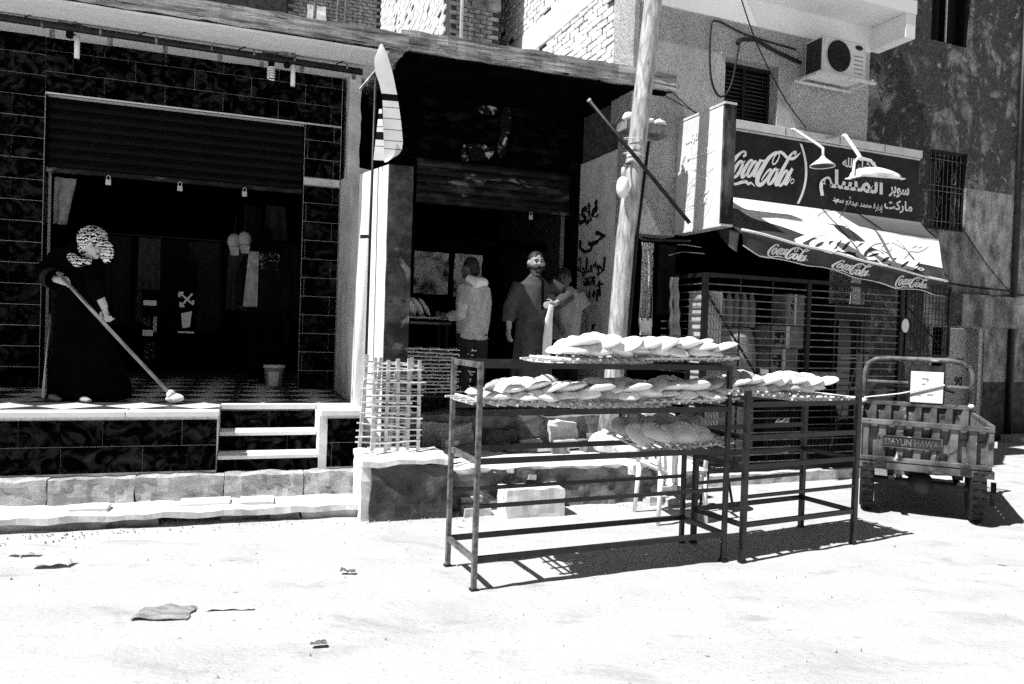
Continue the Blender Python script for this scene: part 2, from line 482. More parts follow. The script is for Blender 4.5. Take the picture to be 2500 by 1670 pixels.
# flowing script word mark: strokes as (points, widths) in traced units
_SK = 0.365
def _ell(cx, cy, a, b, ang, w, n=18, wt=None):
    pts = []; ws = []
    for i in range(n + 1):
        t = 2 * math.pi * i / n
        x, y = a * math.cos(t), b * math.sin(t)
        ca, sa = math.cos(ang), math.sin(ang)
        pts.append((cx + x * ca - y * sa, cy + x * sa + y * ca))
        ws.append(w * (.55 + .45 * abs(math.sin(t))))
    return pts, ws
SCRIPT = [
    ([(1090, 440), (1128, 425), (1125, 385), (1070, 372), (1000, 402), (905, 478), (832, 560), (800, 630), (808, 700), (870, 752), (980, 790), (1080, 792), (1160, 806), (1195, 850), (1232, 838), (1275, 872), (1315, 915)],
     [26, 40, 32, 30, 46, 64, 72, 70, 52, 34, 34, 44, 46, 34, 30, 22, 6]),
    _ell(1003, 595, 118, 52, -.92, 52),
    ([(1075, 500), (1095, 520), (1130, 512)], [14, 14, 10]),
    ([(1230, 575), (1256, 548), (1215, 525), (1150, 585), (1085, 680), (1082, 722), (1120, 722), (1165, 680)], [30, 36, 32, 52, 58, 46, 30, 12]),
    _ell(1250, 655, 112, 46, -.92, 48),
    ([(1398, 560), (1330, 660), (1278, 738), (1300, 762), (1350, 720), (1390, 670)], [46, 52, 50, 34, 22, 10]),
    ([(1398, 578), (1490, 600)], [30, 30]),
    ([(1420, 862), (1448, 818), (1525, 752), (1578, 742), (1568, 795), (1482, 882), (1412, 912), (1352, 880), (1352, 800), (1422, 690), (1530, 575), (1640, 528), (1692, 534), (1718, 575), (1696, 640), (1640, 684), (1602, 660), (1622, 592), (1682, 538), (1742, 542), (1800, 585), (1850, 640), (1902, 672), (1980, 688), (2042, 668), (2105, 636)],
     [12, 24, 30, 32, 36, 44, 58, 74, 76, 72, 58, 38, 24, 20, 20, 24, 20, 18, 30, 44, 50, 46, 44, 42, 30, 6]),
    ([(1990, 640), (2022, 612), (1980, 600), (1920, 632), (1862, 702), (1782, 802), (1702, 920), (1672, 978), (1712, 985), (1762, 930)], [24, 30, 30, 36, 50, 56, 60, 54, 34, 12]),
    _ell(1612, 852, 112, 50, -.92, 52),
    ([(1668, 765), (1690, 785), (1730, 775)], [14, 14, 10]),
    _ell(1805, 925, 112, 46, -.92, 48),
    ([(1962, 828), (1890, 928), (1838, 1000), (1862, 1024), (1910, 985), (1945, 940)], [46, 52, 50, 34, 22, 10]),
    _ell(1968, 1012, 30, 30, 0, 14),
]
def script_mesh(fn, closed=None):
    """fn(u, v, layer) with u 0..1 along the words and v 0..1 up"""
    mb = MB()
    allp = [(x, -(y - _SK * x)) for pts, ws in SCRIPT for x, y in pts]
    x0 = min(p[0] for p in allp) - 30; x1 = max(p[0] for p in allp) + 5
    y0 = min(p[1] for p in allp) - 25; y1 = max(p[1] for p in allp) + 15
    for li, (pts, ws) in enumerate(SCRIPT):
        P = [(x, -(y - _SK * x)) for x, y in pts]
        S = []; Wd = []
        n = len(P)
        for i in range(n - 1):
            a, b, c, d = P[max(i - 1, 0)], P[i], P[i + 1], P[min(i + 2, n - 1)]
            for k in range(4):
                t = k / 4
                S.append(tuple(.5 * (2 * b[j] + (c[j] - a[j]) * t + (2 * a[j] - 5 * b[j] + 4 * c[j] - d[j]) * t * t + (3 * b[j] - a[j] - 3 * c[j] + d[j]) * t ** 3) for j in (0, 1)))
                Wd.append(ws[i] * (1 - t) + ws[i + 1] * t)
        S.append(P[-1]); Wd.append(ws[-1])
        vs = []
        for i, p in enumerate(S):
            q0, q1 = S[max(i - 1, 0)], S[min(i + 1, len(S) - 1)]
            tx, ty = q1[0] - q0[0], q1[1] - q0[1]
            L = math.hypot(tx, ty) or 1
            nx, ny = -ty / L * Wd[i] / 2, tx / L * Wd[i] / 2
            lay = li + i / len(S) * .9
            for sgn in (-1, 1):
                vs.append(fn((p[0] + nx * sgn - x0) / (x1 - x0), (p[1] + ny * sgn - y0) / (y1 - y0), lay))
        mb.add(vs, [(2 * i, 2 * i + 1, 2 * i + 3, 2 * i + 2) for i in range(len(S) - 1)])
    return mb

# ================================================================ GROUND
def axis(lo, hi, st, far):
    a = [lo + i * st for i in range(int((hi - lo) / st) + 1)]
    g = st; x = a[-1]
    out = []
    while x < far:
        g *= 1.6; x += g; out.append(x)
    g = st; x = lo; neg = []
    while x > -far:
        g *= 1.6; x -= g; neg.append(x)
    return list(reversed(neg)) + a + out
gx = axis(-5.2, 6.4, .05, 150); gy = axis(1.2, 8.0, .05, 150)
gm = MB()
for y in gy:
    for x in gx:
        p = Vector((x, y, 0))
        z = 0
        if -6 < x < 7 and 0 < y < 9:
            z = .016 * noise.noise(p * .9) + .007 * noise.noise(p * 4.1 + Vector((3, 1, 0))) + .004 * noise.noise(p * 11)
        gm.v.append((x, -y, z - .008))
nx = len(gx)
for j in range(len(gy) - 1):
    for i in range(nx - 1):
        gm.f.append((j * nx + i, (j + 1) * nx + i, (j + 1) * nx + i + 1, j * nx + i + 1))
gr = mk('street', gm, 'street', None, smooth=True, kind='structure')

# pavement strip in front of the tiled shop, with its broken kerb stones
pv = mk('pavement', MB().gridbox(-2.6, 3.02, 2.1, 2.62, .055, .10, .06).rough(.018, 5, 2), 'white_concrete', None, kind='structure', frame=FA)
BASE[pv] = (0, 0, 0)
s = -2.6
i = 0
while s < 2.95:
    L = rnd(.22, .5)
    h = rnd(.06, .11); dp = rnd(-.03, .03)
    if random.random() > .18:
        mk('kerb_stone', MB().gridbox(s + .008, min(s + L, 3.0), 2.40, 2.57 + dp * 1.5, -.04, .06, .05).rough(.022, 9, i), 'dark_concrete' if i % 3 else 'kerb', pv)
    s += L; i += 1
for (a, b, c, d) in [(1.62, 1.98, 2.28, 2.48), (2.05, 2.3, 2.3, 2.5), (.9, 1.15, 2.34, 2.5)]:
    mk('paving_tile', MB().box(a, b, c, d, .09, .125), 'white_concrete', pv, bevel=.006)

# ================================================================ CLOTHES SHOP (left)
A = thing('clothes_shop', 'clothes shop clad in dark marbled tiles with roller shutter half raised', 'shop', FA, (1.3, 0, 0))
UNIT = {}
def unit_box(mat):
    if mat not in UNIT:
        mb = MB()
        e = .02
        # slightly chamfered slab, unit size
        mb.hexa([(0, 0, 0), (1, 0, 0), (1, 1, 0), (0, 1, 0), (0, 0, 1), (1, 0, 1), (1, 1, 1), (0, 1, 1)])
        UNIT[mat] = meshm('slab_piece', mb, mat)
    return UNIT[mat]
def slabp(name, parent, s0, s1, d0, d1, z0, z1, mat):
    return piece(name, unit_box(mat), parent, (s0, d0, z0), scale=(s1 - s0, d1 - d0, z1 - z0))
TH, TW, GAP = .206, .56, .007
def tiles(parent, s0, s1, z0, z1, d, zref=.78, sref=0.0, skip=()):
    k = math.floor((z0 - zref) / TH + 1e-6)
    while True:
        za, zb = zref + k * TH, zref + (k + 1) * TH
        if za >= z1 - .01:
            break
        za2, zb2 = max(za, z0) + GAP / 2, min(zb, z1) - GAP / 2
        j = math.floor((s0 - sref - (k % 2) * TW / 2) / TW)
        while zb2 - za2 > .02:
            sa = sref + (k % 2) * TW / 2 + j * TW; sb = sa + TW
            if sa >= s1 - .005:
                break
            a, b = max(sa, s0) + GAP * .35, min(sb, s1) - GAP * .35
            if b - a > .02 and (k, j) not in skip:
                slabp('tile', parent, a, b, d, d + .012 + rnd(0, .003), za2, zb2, 'tile')
            j += 1
        k += 1
# wall backing (pale grout shows in the joints)
wallA = mk('wall', MB().box(-2.4, .094, -.3, 0, 0, 4.3).box(2.577, 2.97, -.3, 0, 0, 4.3).box(.094, 2.577, -.3, 0, 3.70, 4.3), 'grout', A)
tiles(wallA, -2.2, .094, .78, 4.28, 0, sref=-.466)
tiles(wallA, 2.577, 2.965, .78, 3.03, 0, sref=2.33)
tiles(wallA, 2.577, 2.965, 3.12, 3.70, 0, zref=3.12, sref=2.33)
tiles(wallA, .094, 2.965, 3.715, 4.28, 0, zref=3.715, sref=.05)
mk('lintel_strip', MB().box(.10, 2.575, -.02, .02, 3.70, 3.712), 'ledge_marble', A)
mk('mortar_patch', MB().gridbox(2.585, 2.96, 0, .02, 3.04, 3.11, .05).rough(.008, 9, 3), 'white_concrete', A)
# door jambs and dark room behind
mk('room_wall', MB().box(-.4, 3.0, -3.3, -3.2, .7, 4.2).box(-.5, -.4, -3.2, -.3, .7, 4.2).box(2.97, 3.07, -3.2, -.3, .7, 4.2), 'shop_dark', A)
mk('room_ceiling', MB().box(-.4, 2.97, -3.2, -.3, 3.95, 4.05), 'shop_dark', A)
# shutter
shA = mk('roller_shutter', MB().box(.06, .10, -.16, -.02, .78, 3.70).box(2.57, 2.61, -.16, -.02, .78, 3.70).box(.10, 2.57, -.22, -.12, 3.52, 3.72), 'shutter_dark', A)
zz = 3.68; SL = .098
slat = MB().loft([[(0, .012 * math.sin(math.pi * t / 6) , SL * .94 * t / 6) for t in range(7)] + [(0, -.012, SL * .94), (0, -.012, 0)], [(2.47, .012 * math.sin(math.pi * t / 6), SL * .94 * t / 6) for t in range(7)] + [(2.47, -.012, SL * .94), (2.47, -.012, 0)]])
slat_me = meshm('slat', slat, 'shutter_dark')
for k in range(7):
    zz -= SL
    piece('slat', slat_me, shA, (.10, -.09, zz))
mk('bottom_rail', MB().box(.10, 2.57, -.12, -.055, zz - .05, zz - .003), 'shutter_worn', shA, bevel=.006)
# floor: diagonal chequer tiles
mk('floor_base', MB().box(-2.4, 2.97, -3.2, 0, .60, .755).box(-2.4, 1.857, 0, 1.98, .60, .755).box(1.857, 2.97, 0, 1.54, .60, .755), 'grout_dim', A)
def clip(poly, ax, lim, keep_less):
    out = []
    for i in range(len(poly)):
        p, q = poly[i], poly[(i + 1) % len(poly)]
        pi = (p[ax] <= lim) == keep_less; qi = (q[ax] <= lim) == keep_less
        if pi: out.append(p)
        if pi != qi:
            t = (lim - p[ax]) / (q[ax] - p[ax])
            out.append((p[0] + (q[0] - p[0]) * t, p[1] + (q[1] - p[1]) * t))
    return out
dg_ = .245
for i in range(-12, 16):
    for j in range(-14, 12):
        cx, cy = i * dg_, j * dg_
        if (i + j) % 2:
            continue
        e = dg_ - .004
        for (lo_s, hi_s, lo_d, hi_d) in ((-2.2, 1.857, -1.6, 1.98), (1.857, 2.96, -1.6, 1.53)):
            pl = [(cx - e, cy), (cx, cy - e), (cx + e, cy), (cx, cy + e)]
            for ax, lim, kl in ((0, lo_s, False), (0, hi_s, True), (1, lo_d, False), (1, hi_d, True)):
                pl = clip(pl, ax, lim, kl)
                if len(pl) < 3: break
            if len(pl) >= 3:
                ar = abs(sum(pl[k][0] * pl[(k + 1) % len(pl)][1] - pl[(k + 1) % len(pl)][0] * pl[k][1] for k in range(len(pl)))) / 2
                if ar > .003:
                    mk('floor_tile', MB().prism(pl, .757, .78), 'floor_light' if i % 2 else 'floor_dark', A)
# platform front and stairs
plat = mk('platform', MB().box(-2.4, 1.857, 1.6, 2.1, -.05, .733).box(2.66, 3.0, 1.6, 2.1, -.05, .733), 'grout', A)
tiles(plat, -2.2, 1.857, .285, .73, 2.1, zref=.30, sref=.2)
tiles(plat, 2.72, 2.99, .285, .73, 2.1, zref=.30, sref=2.2)
for a, b in ((-2.2, -.9), (-.9, .35), (.35, 1.2), (1.2, 1.87)):
    mk('ledge_slab', MB().box(a + .002, b - .002, 1.985, 2.145, .738, .781), 'ledge_marble', plat, bevel=.006)
mk('ledge_slab', MB().box(1.86, 2.66, 1.535, 1.62, .738, .781), 'ledge_marble', plat, bevel=.005)
mk('ledge_slab', MB().box(2.665, 3.02, 1.54, 2.14, .738, .784), 'ledge_marble', plat, bevel=.006)
for k, (d0, z1) in enumerate(((1.60, .735), (1.83, .575), (2.06, .415))):
    st = mk('stair_step', MB().box(1.86, 2.655, d0 - .26, d0 - .012, .1, z1 - .16 + (.16 if k == 0 else .125)), 'grout_dim', plat)
    tiles(st, 1.862, 2.655, z1 - .165, z1 - .012 if k == 0 else z1 - .04, d0 - .012, zref=z1 - .165, sref=1.7 + .15 * k)
    if k:
        mk('tread', MB().box(1.862, 2.652, d0 - .235, d0 + .018, z1 - .036, z1 - .004), 'ledge_marble', st, bevel=.005)
mk('stair_side', MB().gridbox(2.655, 2.72, 1.55, 2.108, .1, .736, .08).rough(.004, 9, 5), 'white_concrete', plat)
# roof slab, white soffit
def shear(mb, f):
    mb.v = [(x, y, z + f(x, y)) for x, y, z in mb.v]
    return mb
slopeA = lambda x, y: (1.80 - y) * .16
mk('roof_slab', shear(MB().gridbox(-2.6, 3.36, -.3, 1.80, 4.0, 4.15, .1).rough(.014, 5, 8), slopeA), 'slab_edge', A)
mk('soffit', shear(MB().gridbox(-2.6, 3.2, .0, 1.74, 3.965, 3.985, .2).rough(.006, 4, 9), slopeA), 'soffit', A)
# dividing wall and its pillar
mk('dividing_wall', MB().hexa([(2.975, .0, 0), (3.12, 0, 0), (3.14, 1.5, 0), (2.985, 1.58, 0), (2.975, 0, 3.12), (3.12, 0, 3.12), (3.14, 1.5, 2.95), (2.985, 1.58, 2.95)]), 'plaster_pale', A)
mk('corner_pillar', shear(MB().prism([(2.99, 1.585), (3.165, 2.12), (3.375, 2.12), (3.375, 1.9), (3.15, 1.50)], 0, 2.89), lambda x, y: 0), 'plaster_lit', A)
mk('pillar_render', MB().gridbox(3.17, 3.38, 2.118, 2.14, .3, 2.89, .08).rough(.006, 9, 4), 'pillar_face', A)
mk('wall_pier', MB().gridbox(3.02, 3.15, -.3, .22, 3.13, 4.3, .06).rough(.012, 9, 4), 'plaster_pale', A)

# rough concrete course under the platform
cs = thing('concrete_step', 'low course of rough concrete blocks under the tiled platform', 'step', FA, (.3, 2.15, .1))
s = -2.4; i = 0
while s < 2.9:
    L = .60 + rnd(-.05, .05)
    mk('concrete_block', MB().gridbox(s + .004, min(s + L - .004, 2.98), 2.03 if s > 1.8 else 2.118, 2.235 + rnd(-.008, .008), .06, .283 + rnd(-.006, .006), .04).rough(.016, 9, i), 'rough_concrete', cs, smooth=False)
    s += L; i += 1

# ================================================================ BAKERY
B = thing('bakery', 'soot blackened open fronted bakery under a rough concrete canopy', 'bakery', FA, (4.9, 0, 0))
mk('wall', MB().box(3.37, 3.80, -.3, 0, .6, 4.2).box(3.80, 5.83, -.3, 0, 3.50, 4.3).box(5.83, 6.6, -.3, 0, .6, 4.3), 'soot_wall', B)
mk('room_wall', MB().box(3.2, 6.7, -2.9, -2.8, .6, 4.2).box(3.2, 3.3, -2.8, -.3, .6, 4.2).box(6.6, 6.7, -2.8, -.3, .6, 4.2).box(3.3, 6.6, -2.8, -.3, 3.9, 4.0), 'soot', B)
# inner oven partition with flaking pale plaster, soot border
mk('partition', MB().box(3.7, 5.1, -1.2, -1.05, .6, 2.62), 'soot', B)
for (a, b, z0, z1, sd) in ((3.86, 4.50, 1.95, 2.50, 1), (4.58, 4.96, 1.93, 2.50, 2)):
    mk('flaking_plaster', MB().gridbox(a, b, -1.05, -1.03, z0, z1, .05).rough(.012, 8, sd), 'flaking', B)
mk('beam', MB().gridbox(3.6, 5.9, -1.2, -1.0, 2.62, 2.72, .1).rough(.01, 6, 2), 'soot_wall', B)
# rolled shutter of the bakery
shB = mk('roller_shutter', MB().box(3.78, 3.84, -.2, -.02, .65, 3.5).box(5.79, 5.85, -.2, -.02, .65, 3.5), 'soot', B)
slb = MB().loft([[(x, .010 * math.sin(math.pi * t / 6), .088 * t / 6) for t in range(7)] + [(x, -.012, .088), (x, -.012, 0)] for x in (0, 1.95)])
slb_me = meshm('slat', slb, 'shutter_worn')
for k in range(5):
    piece('slat', slb_me, shB, (3.84, -.08, 3.42 - .095 * (k + .2)))
mk('bottom_rail', MB().box(3.84, 5.79, -.11, -.05, 2.965, 3.02), 'shutter_worn', shB, bevel=.006)
# bare pale patches above the shutter where soot has flaked off
def blob(cx, cz, rx, rz, seed, n=18):
    return [(cx + rx * math.cos(t) * (1 + .45 * noise.noise(Vector((math.cos(t) * 1.7, math.sin(t) * 1.7, seed)))), cz + rz * math.sin(t) * (1 + .45 * noise.noise(Vector((math.cos(t) * 1.7, math.sin(t) * 1.7, seed + 9))))) for t in [2 * math.pi * k / n for k in range(n)]]
for i, (cx, cz, rx, rz) in enumerate(((4.90, 4.00, .07, .20), (4.66, 4.12, .14, .05), (4.86, 3.72, .06, .15), (4.56, 3.62, .20, .09), (4.40, 3.58, .05, .10))):
    pl = blob(cx, cz, rx, rz, i)
    n = len(pl)
    mb = MB(); mb.add([(x, .001, z) for x, z in pl] + [(x, .006, z) for x, z in pl], [tuple(range(n, 2 * n))] + [(k, (k + 1) % n, n + (k + 1) % n, n + k) for k in range(n)])
    mk('bare_plaster', mb, 'flaked', B)
# floor ledge and rubble step
mk('floor_ledge', MB().gridbox(3.39, 6.45, -2.8, 1.50, -.05, .65, .10).rough(.045, 3.5, 11), 'dark_concrete', B)
mk('rubble_step', MB().gridbox(3.58, 6.05, 1.45, 2.58, -.05, .31, .07).rough(.05, 4, 12), 'dark_concrete', B)
mk('step_screed', MB().gridbox(3.60, 6.03, 1.55, 2.56, .30, .335, .09).rough(.02, 5, 13), 'white_concrete', B)
for k in range(16):
    a = rnd(3.7, 5.5); b = rnd(1.52, 1.85); L = rnd(.12, .34); D = rnd(.1, .2); z = .33 + rnd(0, .03)
    mk('stone_slab', MB().gridbox(a, a + L, b, b + D, z, z + rnd(.03, .10), .07).rough(.015, 8, 40 + k), random.choice(['white_concrete', 'white_concrete', 'kerb', 'dark_concrete']), B)
for k in range(4):
    a = 3.6 + k * .66 + rnd(-.05, .05); L = rnd(.30, .52)
    mk('ledge_stone', MB().gridbox(a, a + L, 1.44, 1.55 + rnd(0, .06), .35 + rnd(-.02, .05), .56 + rnd(-.08, .04), .06).rough(.045, 5, 60 + k), random.choice(['block_concrete', 'dark_concrete', 'rough_concrete', 'white_concrete']), B)
for k in range(7):
    a = rnd(3.6, 5.95); L = rnd(.06, .22); z = rnd(.0, .26)
    mk('rubble_stone', MB().gridbox(a, a + L, 2.52, 2.60 + rnd(.0, .10), z, z + rnd(.04, .10), .05).rough(.018, 9, 90 + k), random.choice(['white_concrete', 'rough_concrete', 'dark_concrete']), B)
slopeB = lambda x, y: (1.34 - y) * .02
mk('canopy_slab', shear(MB().gridbox(3.385, 6.42, -.3, 1.34, 4.20, 4.375, .09).rough(.02, 5, 21), slopeB), 'slab_edge', B)
mk('canopy_soffit', shear(MB().gridbox(3.42, 6.34, .0, 1.28, 4.155, 4.185, .15).rough(.008, 5, 22), slopeB), 'soot', B)
# corner block of rough concrete
cb = thing('concrete_block', 'massive rough concrete block at the foot of the dividing pillar', 'block', FA, (3.3, 2.4, 0))
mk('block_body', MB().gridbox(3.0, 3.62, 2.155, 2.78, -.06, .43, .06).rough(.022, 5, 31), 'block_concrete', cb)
mk('sunlit_top', MB().gridbox(2.93, 3.64, 2.16, 2.79, .425, .465, .06).rough(.024, 5, 32), 'white_concrete', cb)  # sunlit top and left side put in as white skins over dark concrete
mk('sunlit_side', MB().gridbox(2.93, 3.02, 2.25, 2.76, -.05, .43, .06).rough(.016, 6, 33), 'white_concrete', cb)

# ================================================================ BUILDING OVER THE MARKET (D)
D = thing('apartment_building', 'rough plastered apartment building with shuttered window, balcony and brick side wall', 'building', FC, (1.0, 0, 0))
mb = MB()
for a, b, z0, z1 in ((-.695, -.1, 2.62, 8.5), (-.1, 2.72, 2.95, 3.93), (-.1, .51, 3.93, 4.745), (1.28, 2.72, 3.93, 4.745), (-.1, 2.72, 4.745, 8.5), (2.58, 2.72, 0, 2.95)):
    mb.box(a, b, -.3, 0, z0, z1)
mk('wall', mb, 'wall_d', D)
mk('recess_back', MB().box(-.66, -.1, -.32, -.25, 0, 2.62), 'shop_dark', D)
sideD = mk('side_wall', MB().box(-.66, -.4, -8, -.3, 0, 10), 'mortar_shaded', D)
mk('side_wall', MB().box(2.5, 2.72, -1.0, -.3, 0, 8.5), 'wall_d', D)
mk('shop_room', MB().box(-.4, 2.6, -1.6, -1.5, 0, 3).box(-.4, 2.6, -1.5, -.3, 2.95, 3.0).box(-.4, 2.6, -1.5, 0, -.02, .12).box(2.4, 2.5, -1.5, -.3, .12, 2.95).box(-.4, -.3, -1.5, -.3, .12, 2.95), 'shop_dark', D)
# pale bricks of the sunlit side wall
BR = {}
def brick_mesh(kind, sx, sz, mat):
    ms = []
    for k in range(5):
        mb = MB().hexa([(rnd(-.004, .006), -sx / 2 + rnd(0, .012), -sz / 2 + rnd(0, .008)), (rnd(.016, .03), -sx / 2 + rnd(0, .012), -sz / 2 + rnd(0, .008)), (rnd(.016, .03), sx / 2 - rnd(0, .012), -sz / 2 + rnd(0, .008)), (0, sx / 2 - rnd(0, .012), -sz / 2),
                        (0, -sx / 2 + rnd(0, .012), sz / 2 - rnd(0, .01)), (rnd(.016, .03), -sx / 2 + rnd(0, .012), sz / 2 - rnd(0, .01)), (rnd(.016, .03), sx / 2 - rnd(0, .012), sz / 2 - rnd(0, .01)), (0, sx / 2, sz / 2)])
        # piece grows towards -s when mirrored
        ms.append(meshm('brick', mb, mat))
    return ms
bp = brick_mesh('pale', .235, .078, 'brick_pale')
def side_bricks(parent, fr, s, d0, d1, bw_, bh, meshes, elo, ehi, band=None):
    n = 0
    row = int(3.8 / bh)
    while row * bh < 10:
        z = row * bh
        d = d0 - (bw_ / 2 if row % 2 else 0)
        while d > d1:
            p = fr.w(s, d, z)
            dist = math.hypot(p.x, p.y)
            e = (z - 1.5) / p.y
            if elo < e < ehi and not (band and band(d, z)) and random.random() > .03:
                o = piece('brick', random.choice(meshes), parent, (s, d, z + rnd(-.006, .006)), rot=(rnd(-.03, .03), 0, math.pi + rnd(-.02, .02)), scale=(rnd(.7, 1.4), rnd(.9, 1.02), rnd(.9, 1.02)))
                n += 1
            d -= bw_
        row += 1
    return n
bandD = lambda d, z: abs((z - 4.75) - (-d) * .02) < .16
nb1 = side_bricks(sideD, FC, -.662, -.42, -6.2, .25, .085, bp, .335, .50, lambda d, z: 5.55 < z < 5.95)
mk('concrete_band', MB().gridbox(-.70, -.66, -8, -.32, 5.55, 5.92, .2).rough(.008, 4, 3), 'white_concrete', sideD)
mk('corner_render', MB().gridbox(-.72, -.655, -.44, .012, 3.9, 8.5, .15).rough(.008, 6, 3), 'wall_d', D)
# plastered lower side wall by the bakery, with its sprayed words as they stand
gp = mk('graffiti_plaster', MB().gridbox(-.685, -.662, -1.75, .0, .5, 3.60, .12).rough(.004, 6, 7), 'graffiti_wall', D)
def on_side(d0, d1, z0, z1, sh=0):
    return lambda u, v, l: (-.694 - .0006 * l, d0 + (d1 - d0) * u, z0 + (z1 - z0) * v + sh * u)
def spray(words, d0, d1, z0, z1, sh, bold):
    def f(u, v, l):
        q = Vector((u * (d1 - d0) * 14, v * (z1 - z0) * 14, z0 * 5))
        n_ = noise.noise_vector(q) * .014 + noise.noise_vector(q * .3) * .05
        return (-.694 - .0006 * l, d0 + (d1 - d0) * u + n_.x, z0 + (z1 - z0) * v + sh * u + n_.y)
    put_text(words, 'sprayed_writing', 'paint_black', gp, f, bold, True)
spray('غزى', -1.25, -.70, 2.84, 3.14, -.06, .055)
spray('حى', -1.22, -.50, 2.50, 2.74, -.03, .02)
spray('لوسلية', -1.20, -.50, 2.20, 2.44, -.03, .05)
spray('أبو س', -1.05, -.46, 1.86, 2.10, .03, .06)
spray('x', -.92, -.70, 1.48, 1.62, 0, .07)
spray('ا', -.88, -.78, 1.30, 1.46, 0, .07)
mk('poster_scrap', MB().box(-.698, -.694, -1.02, -.74, 2.08, 2.18), 'carton_print', gp)
# window with louvred shutters
wn = mk('window', MB().box(.515, .555, -.22, -.14, 3.935, 4.74).box(1.235, 1.275, -.22, -.14, 3.935, 4.74).box(.555, 1.235, -.22, -.14, 4.70, 4.74).box(.555, 1.235, -.22, -.14, 3.935, 3.975).box(.875, .915, -.22, -.14, 3.975, 4.70).box(.5, 1.29, -.32, -.28, 3.9, 4.8), 'louvre', D)
lv = MB().hexa([(0, 0, 0), (.32, 0, 0), (.32, .05, -.022), (0, .05, -.022), (0, .004, .007), (.32, .004, .007), (.32, .054, -.015), (0, .054, -.015)])
lv_me = meshm('louvre', lv, 'louvre_slat')
for leaf in (.555, .915):
    for k in range(15):
        piece('louvre', lv_me, wn, (leaf, -.21, 3.99 + k * .047 + .02))
mk('window_reveal', MB().box(.44, .51, -.02, .012, 4.76, 4.79).box(1.28, 1.34, -.02, .012, 4.745, 4.79), 'wall_d', D)
# balcony
bl = mk('balcony', MB().box(.72, 2.86, .032, .54, 5.46, 5.62), 'balcony_white', D)
mk('balcony_beam', MB().box(2.70, 2.86, .002, .53, 5.17, 5.458), 'balcony_white', D, bevel=.006)
mk('wall_band', MB().box(-.7, 2.70, .002, .03, 5.15, 5.9), 'balcony_white', D)
mk('balcony_parapet', MB().box(.72, 2.86, .46, .54, 5.622, 6.6), 'wall_d', D)

# ---------------- dark neighbouring building (D2)
E = thing('apartment_building', 'dark stained plaster building at the right edge with barred window', 'building', FC, (6, -1, 0))
mb = MB()
for a, b, z0, z1 in ((2.72, 5.0, 0, 9), (5.0, 5.9, 4.47, 6.09), (5.0, 5.9, 7.6, 9), (5.0, 5.08, 1.78, 4.47), (5.9, 9.5, 3.95, 9), (5.0, 5.25, 0, 1.78)):
    mb.box(a, b, -1.3, -1.0, z0, z1)
mk('wall', mb, 'wall_d2', E)
mk('sunlit_wall', MB().box(5.9, 9.5, -1.3, -1.0, 1.78, 3.95).box(5.08, 5.9, -1.3, -1.0, 1.78, 3.26).box(6.45, 9.5, -1.3, -1.0, 0, 1.78), 'wall_d2_sunlit', E)  # lower wall given a lighter colour to stand for sunlight on it
mk('dado_band', MB().gridbox(6.46, 9.5, -1.0, -.988, 0, .93, .15).rough(.003, 5, 2), 'wall_band', E)
mk('dark_room', MB().box(4.9, 6.6, -1.75, -1.7, 0, 8), 'shop_dark', E)
mk('door_block', MB().gridbox(5.55, 6.95, -1.0, -.72, 1.80, 2.28, .12).rough(.008, 5, 3), 'wall_d2_sunlit', E)
dr = mk('doorway', MB().box(5.25, 5.32, -1.28, -1.02, 0, 1.78).box(6.36, 6.45, -1.28, -1.02, 0, 1.78), 'wall_d', E)
mk('door_leaf', MB().box(5.9, 6.36, -1.3, -1.22, 0, 1.77), 'wall_d', E)
put_text('90', 'wall_number', 'paint_black', E, lambda u, v, l: (6.13 + .16 * u, -1.208 + .0005 * l, 1.17 + .13 * v), .01)
put_text('90', 'wall_number', 'paint_black', E, lambda u, v, l: (6.10 + .17 * u, -1.208 + .0005 * l, .86 + .14 * v), .01)
mk('meter_box', MB().box(5.46, 5.56, -1.24, -1.12, 1.03, 1.17), 'ac_dark', E)
uw = mk('upper_window', MB().box(5.02, 5.06, -1.2, -1.1, 6.1, 7.6).box(5.84, 5.89, -1.2, -1.1, 6.1, 7.6).box(5.40, 5.44, -1.2, -1.1, 6.1, 7.6).box(5.0, 5.9, -1.29, -1.25, 6.05, 7.6), 'louvre', E)
mk('window_mullion', MB().box(5.41, 5.43, -1.1, -1.08, 6.1, 7.6), 'steel_pale', uw)
# barred window: frame, bars and the flower-bud ironwork
gw = mk('barred_window', MB().box(5.08, 5.12, -1.1, -1.04, 3.26, 4.47).box(5.86, 5.90, -1.1, -1.04, 3.26, 4.47).box(5.12, 5.86, -1.1, -1.04, 4.43, 4.47).box(5.12, 5.86, -1.1, -1.04, 3.26, 3.30), 'steel_dark', E)
mk('window_glass', MB().box(5.08, 5.9, -1.29, -1.27, 3.26, 4.47), 'glass_dark', gw)
for k in range(8):
    mk('bar', MB().tube([(5.17 + k * .092, -1.05, 3.30), (5.17 + k * .092, -1.05, 4.43)], .006, 6), 'steel_worn_sunlit', gw)
for z in (3.40, 3.86, 3.94, 4.34):
    mk('bar', MB().tube([(5.12, -1.045, z), (5.86, -1.045, z)], .006, 6), 'steel_worn_sunlit', gw)
for cx in (5.32, 5.66):
    for zb in (3.44, 3.98):
        bud = [(cx + .045 * math.sin(t) * (1 if t < math.pi else 1), -1.035, zb + .06 - .06 * math.cos(t)) for t in [2 * math.pi * k / 12 for k in range(13)]]
        m_ = MB().tube(bud, .005, 5)
        for sg in (-1, 1):
            m_.tube([(cx, -1.035, zb + .12), (cx + sg * .05, -1.035, zb + .22), (cx + sg * .055, -1.035, zb + .34), (cx + sg * .10, -1.035, zb + .30)], .005, 5)
        mk('iron_bud', m_, 'steel_worn_sunlit', gw)
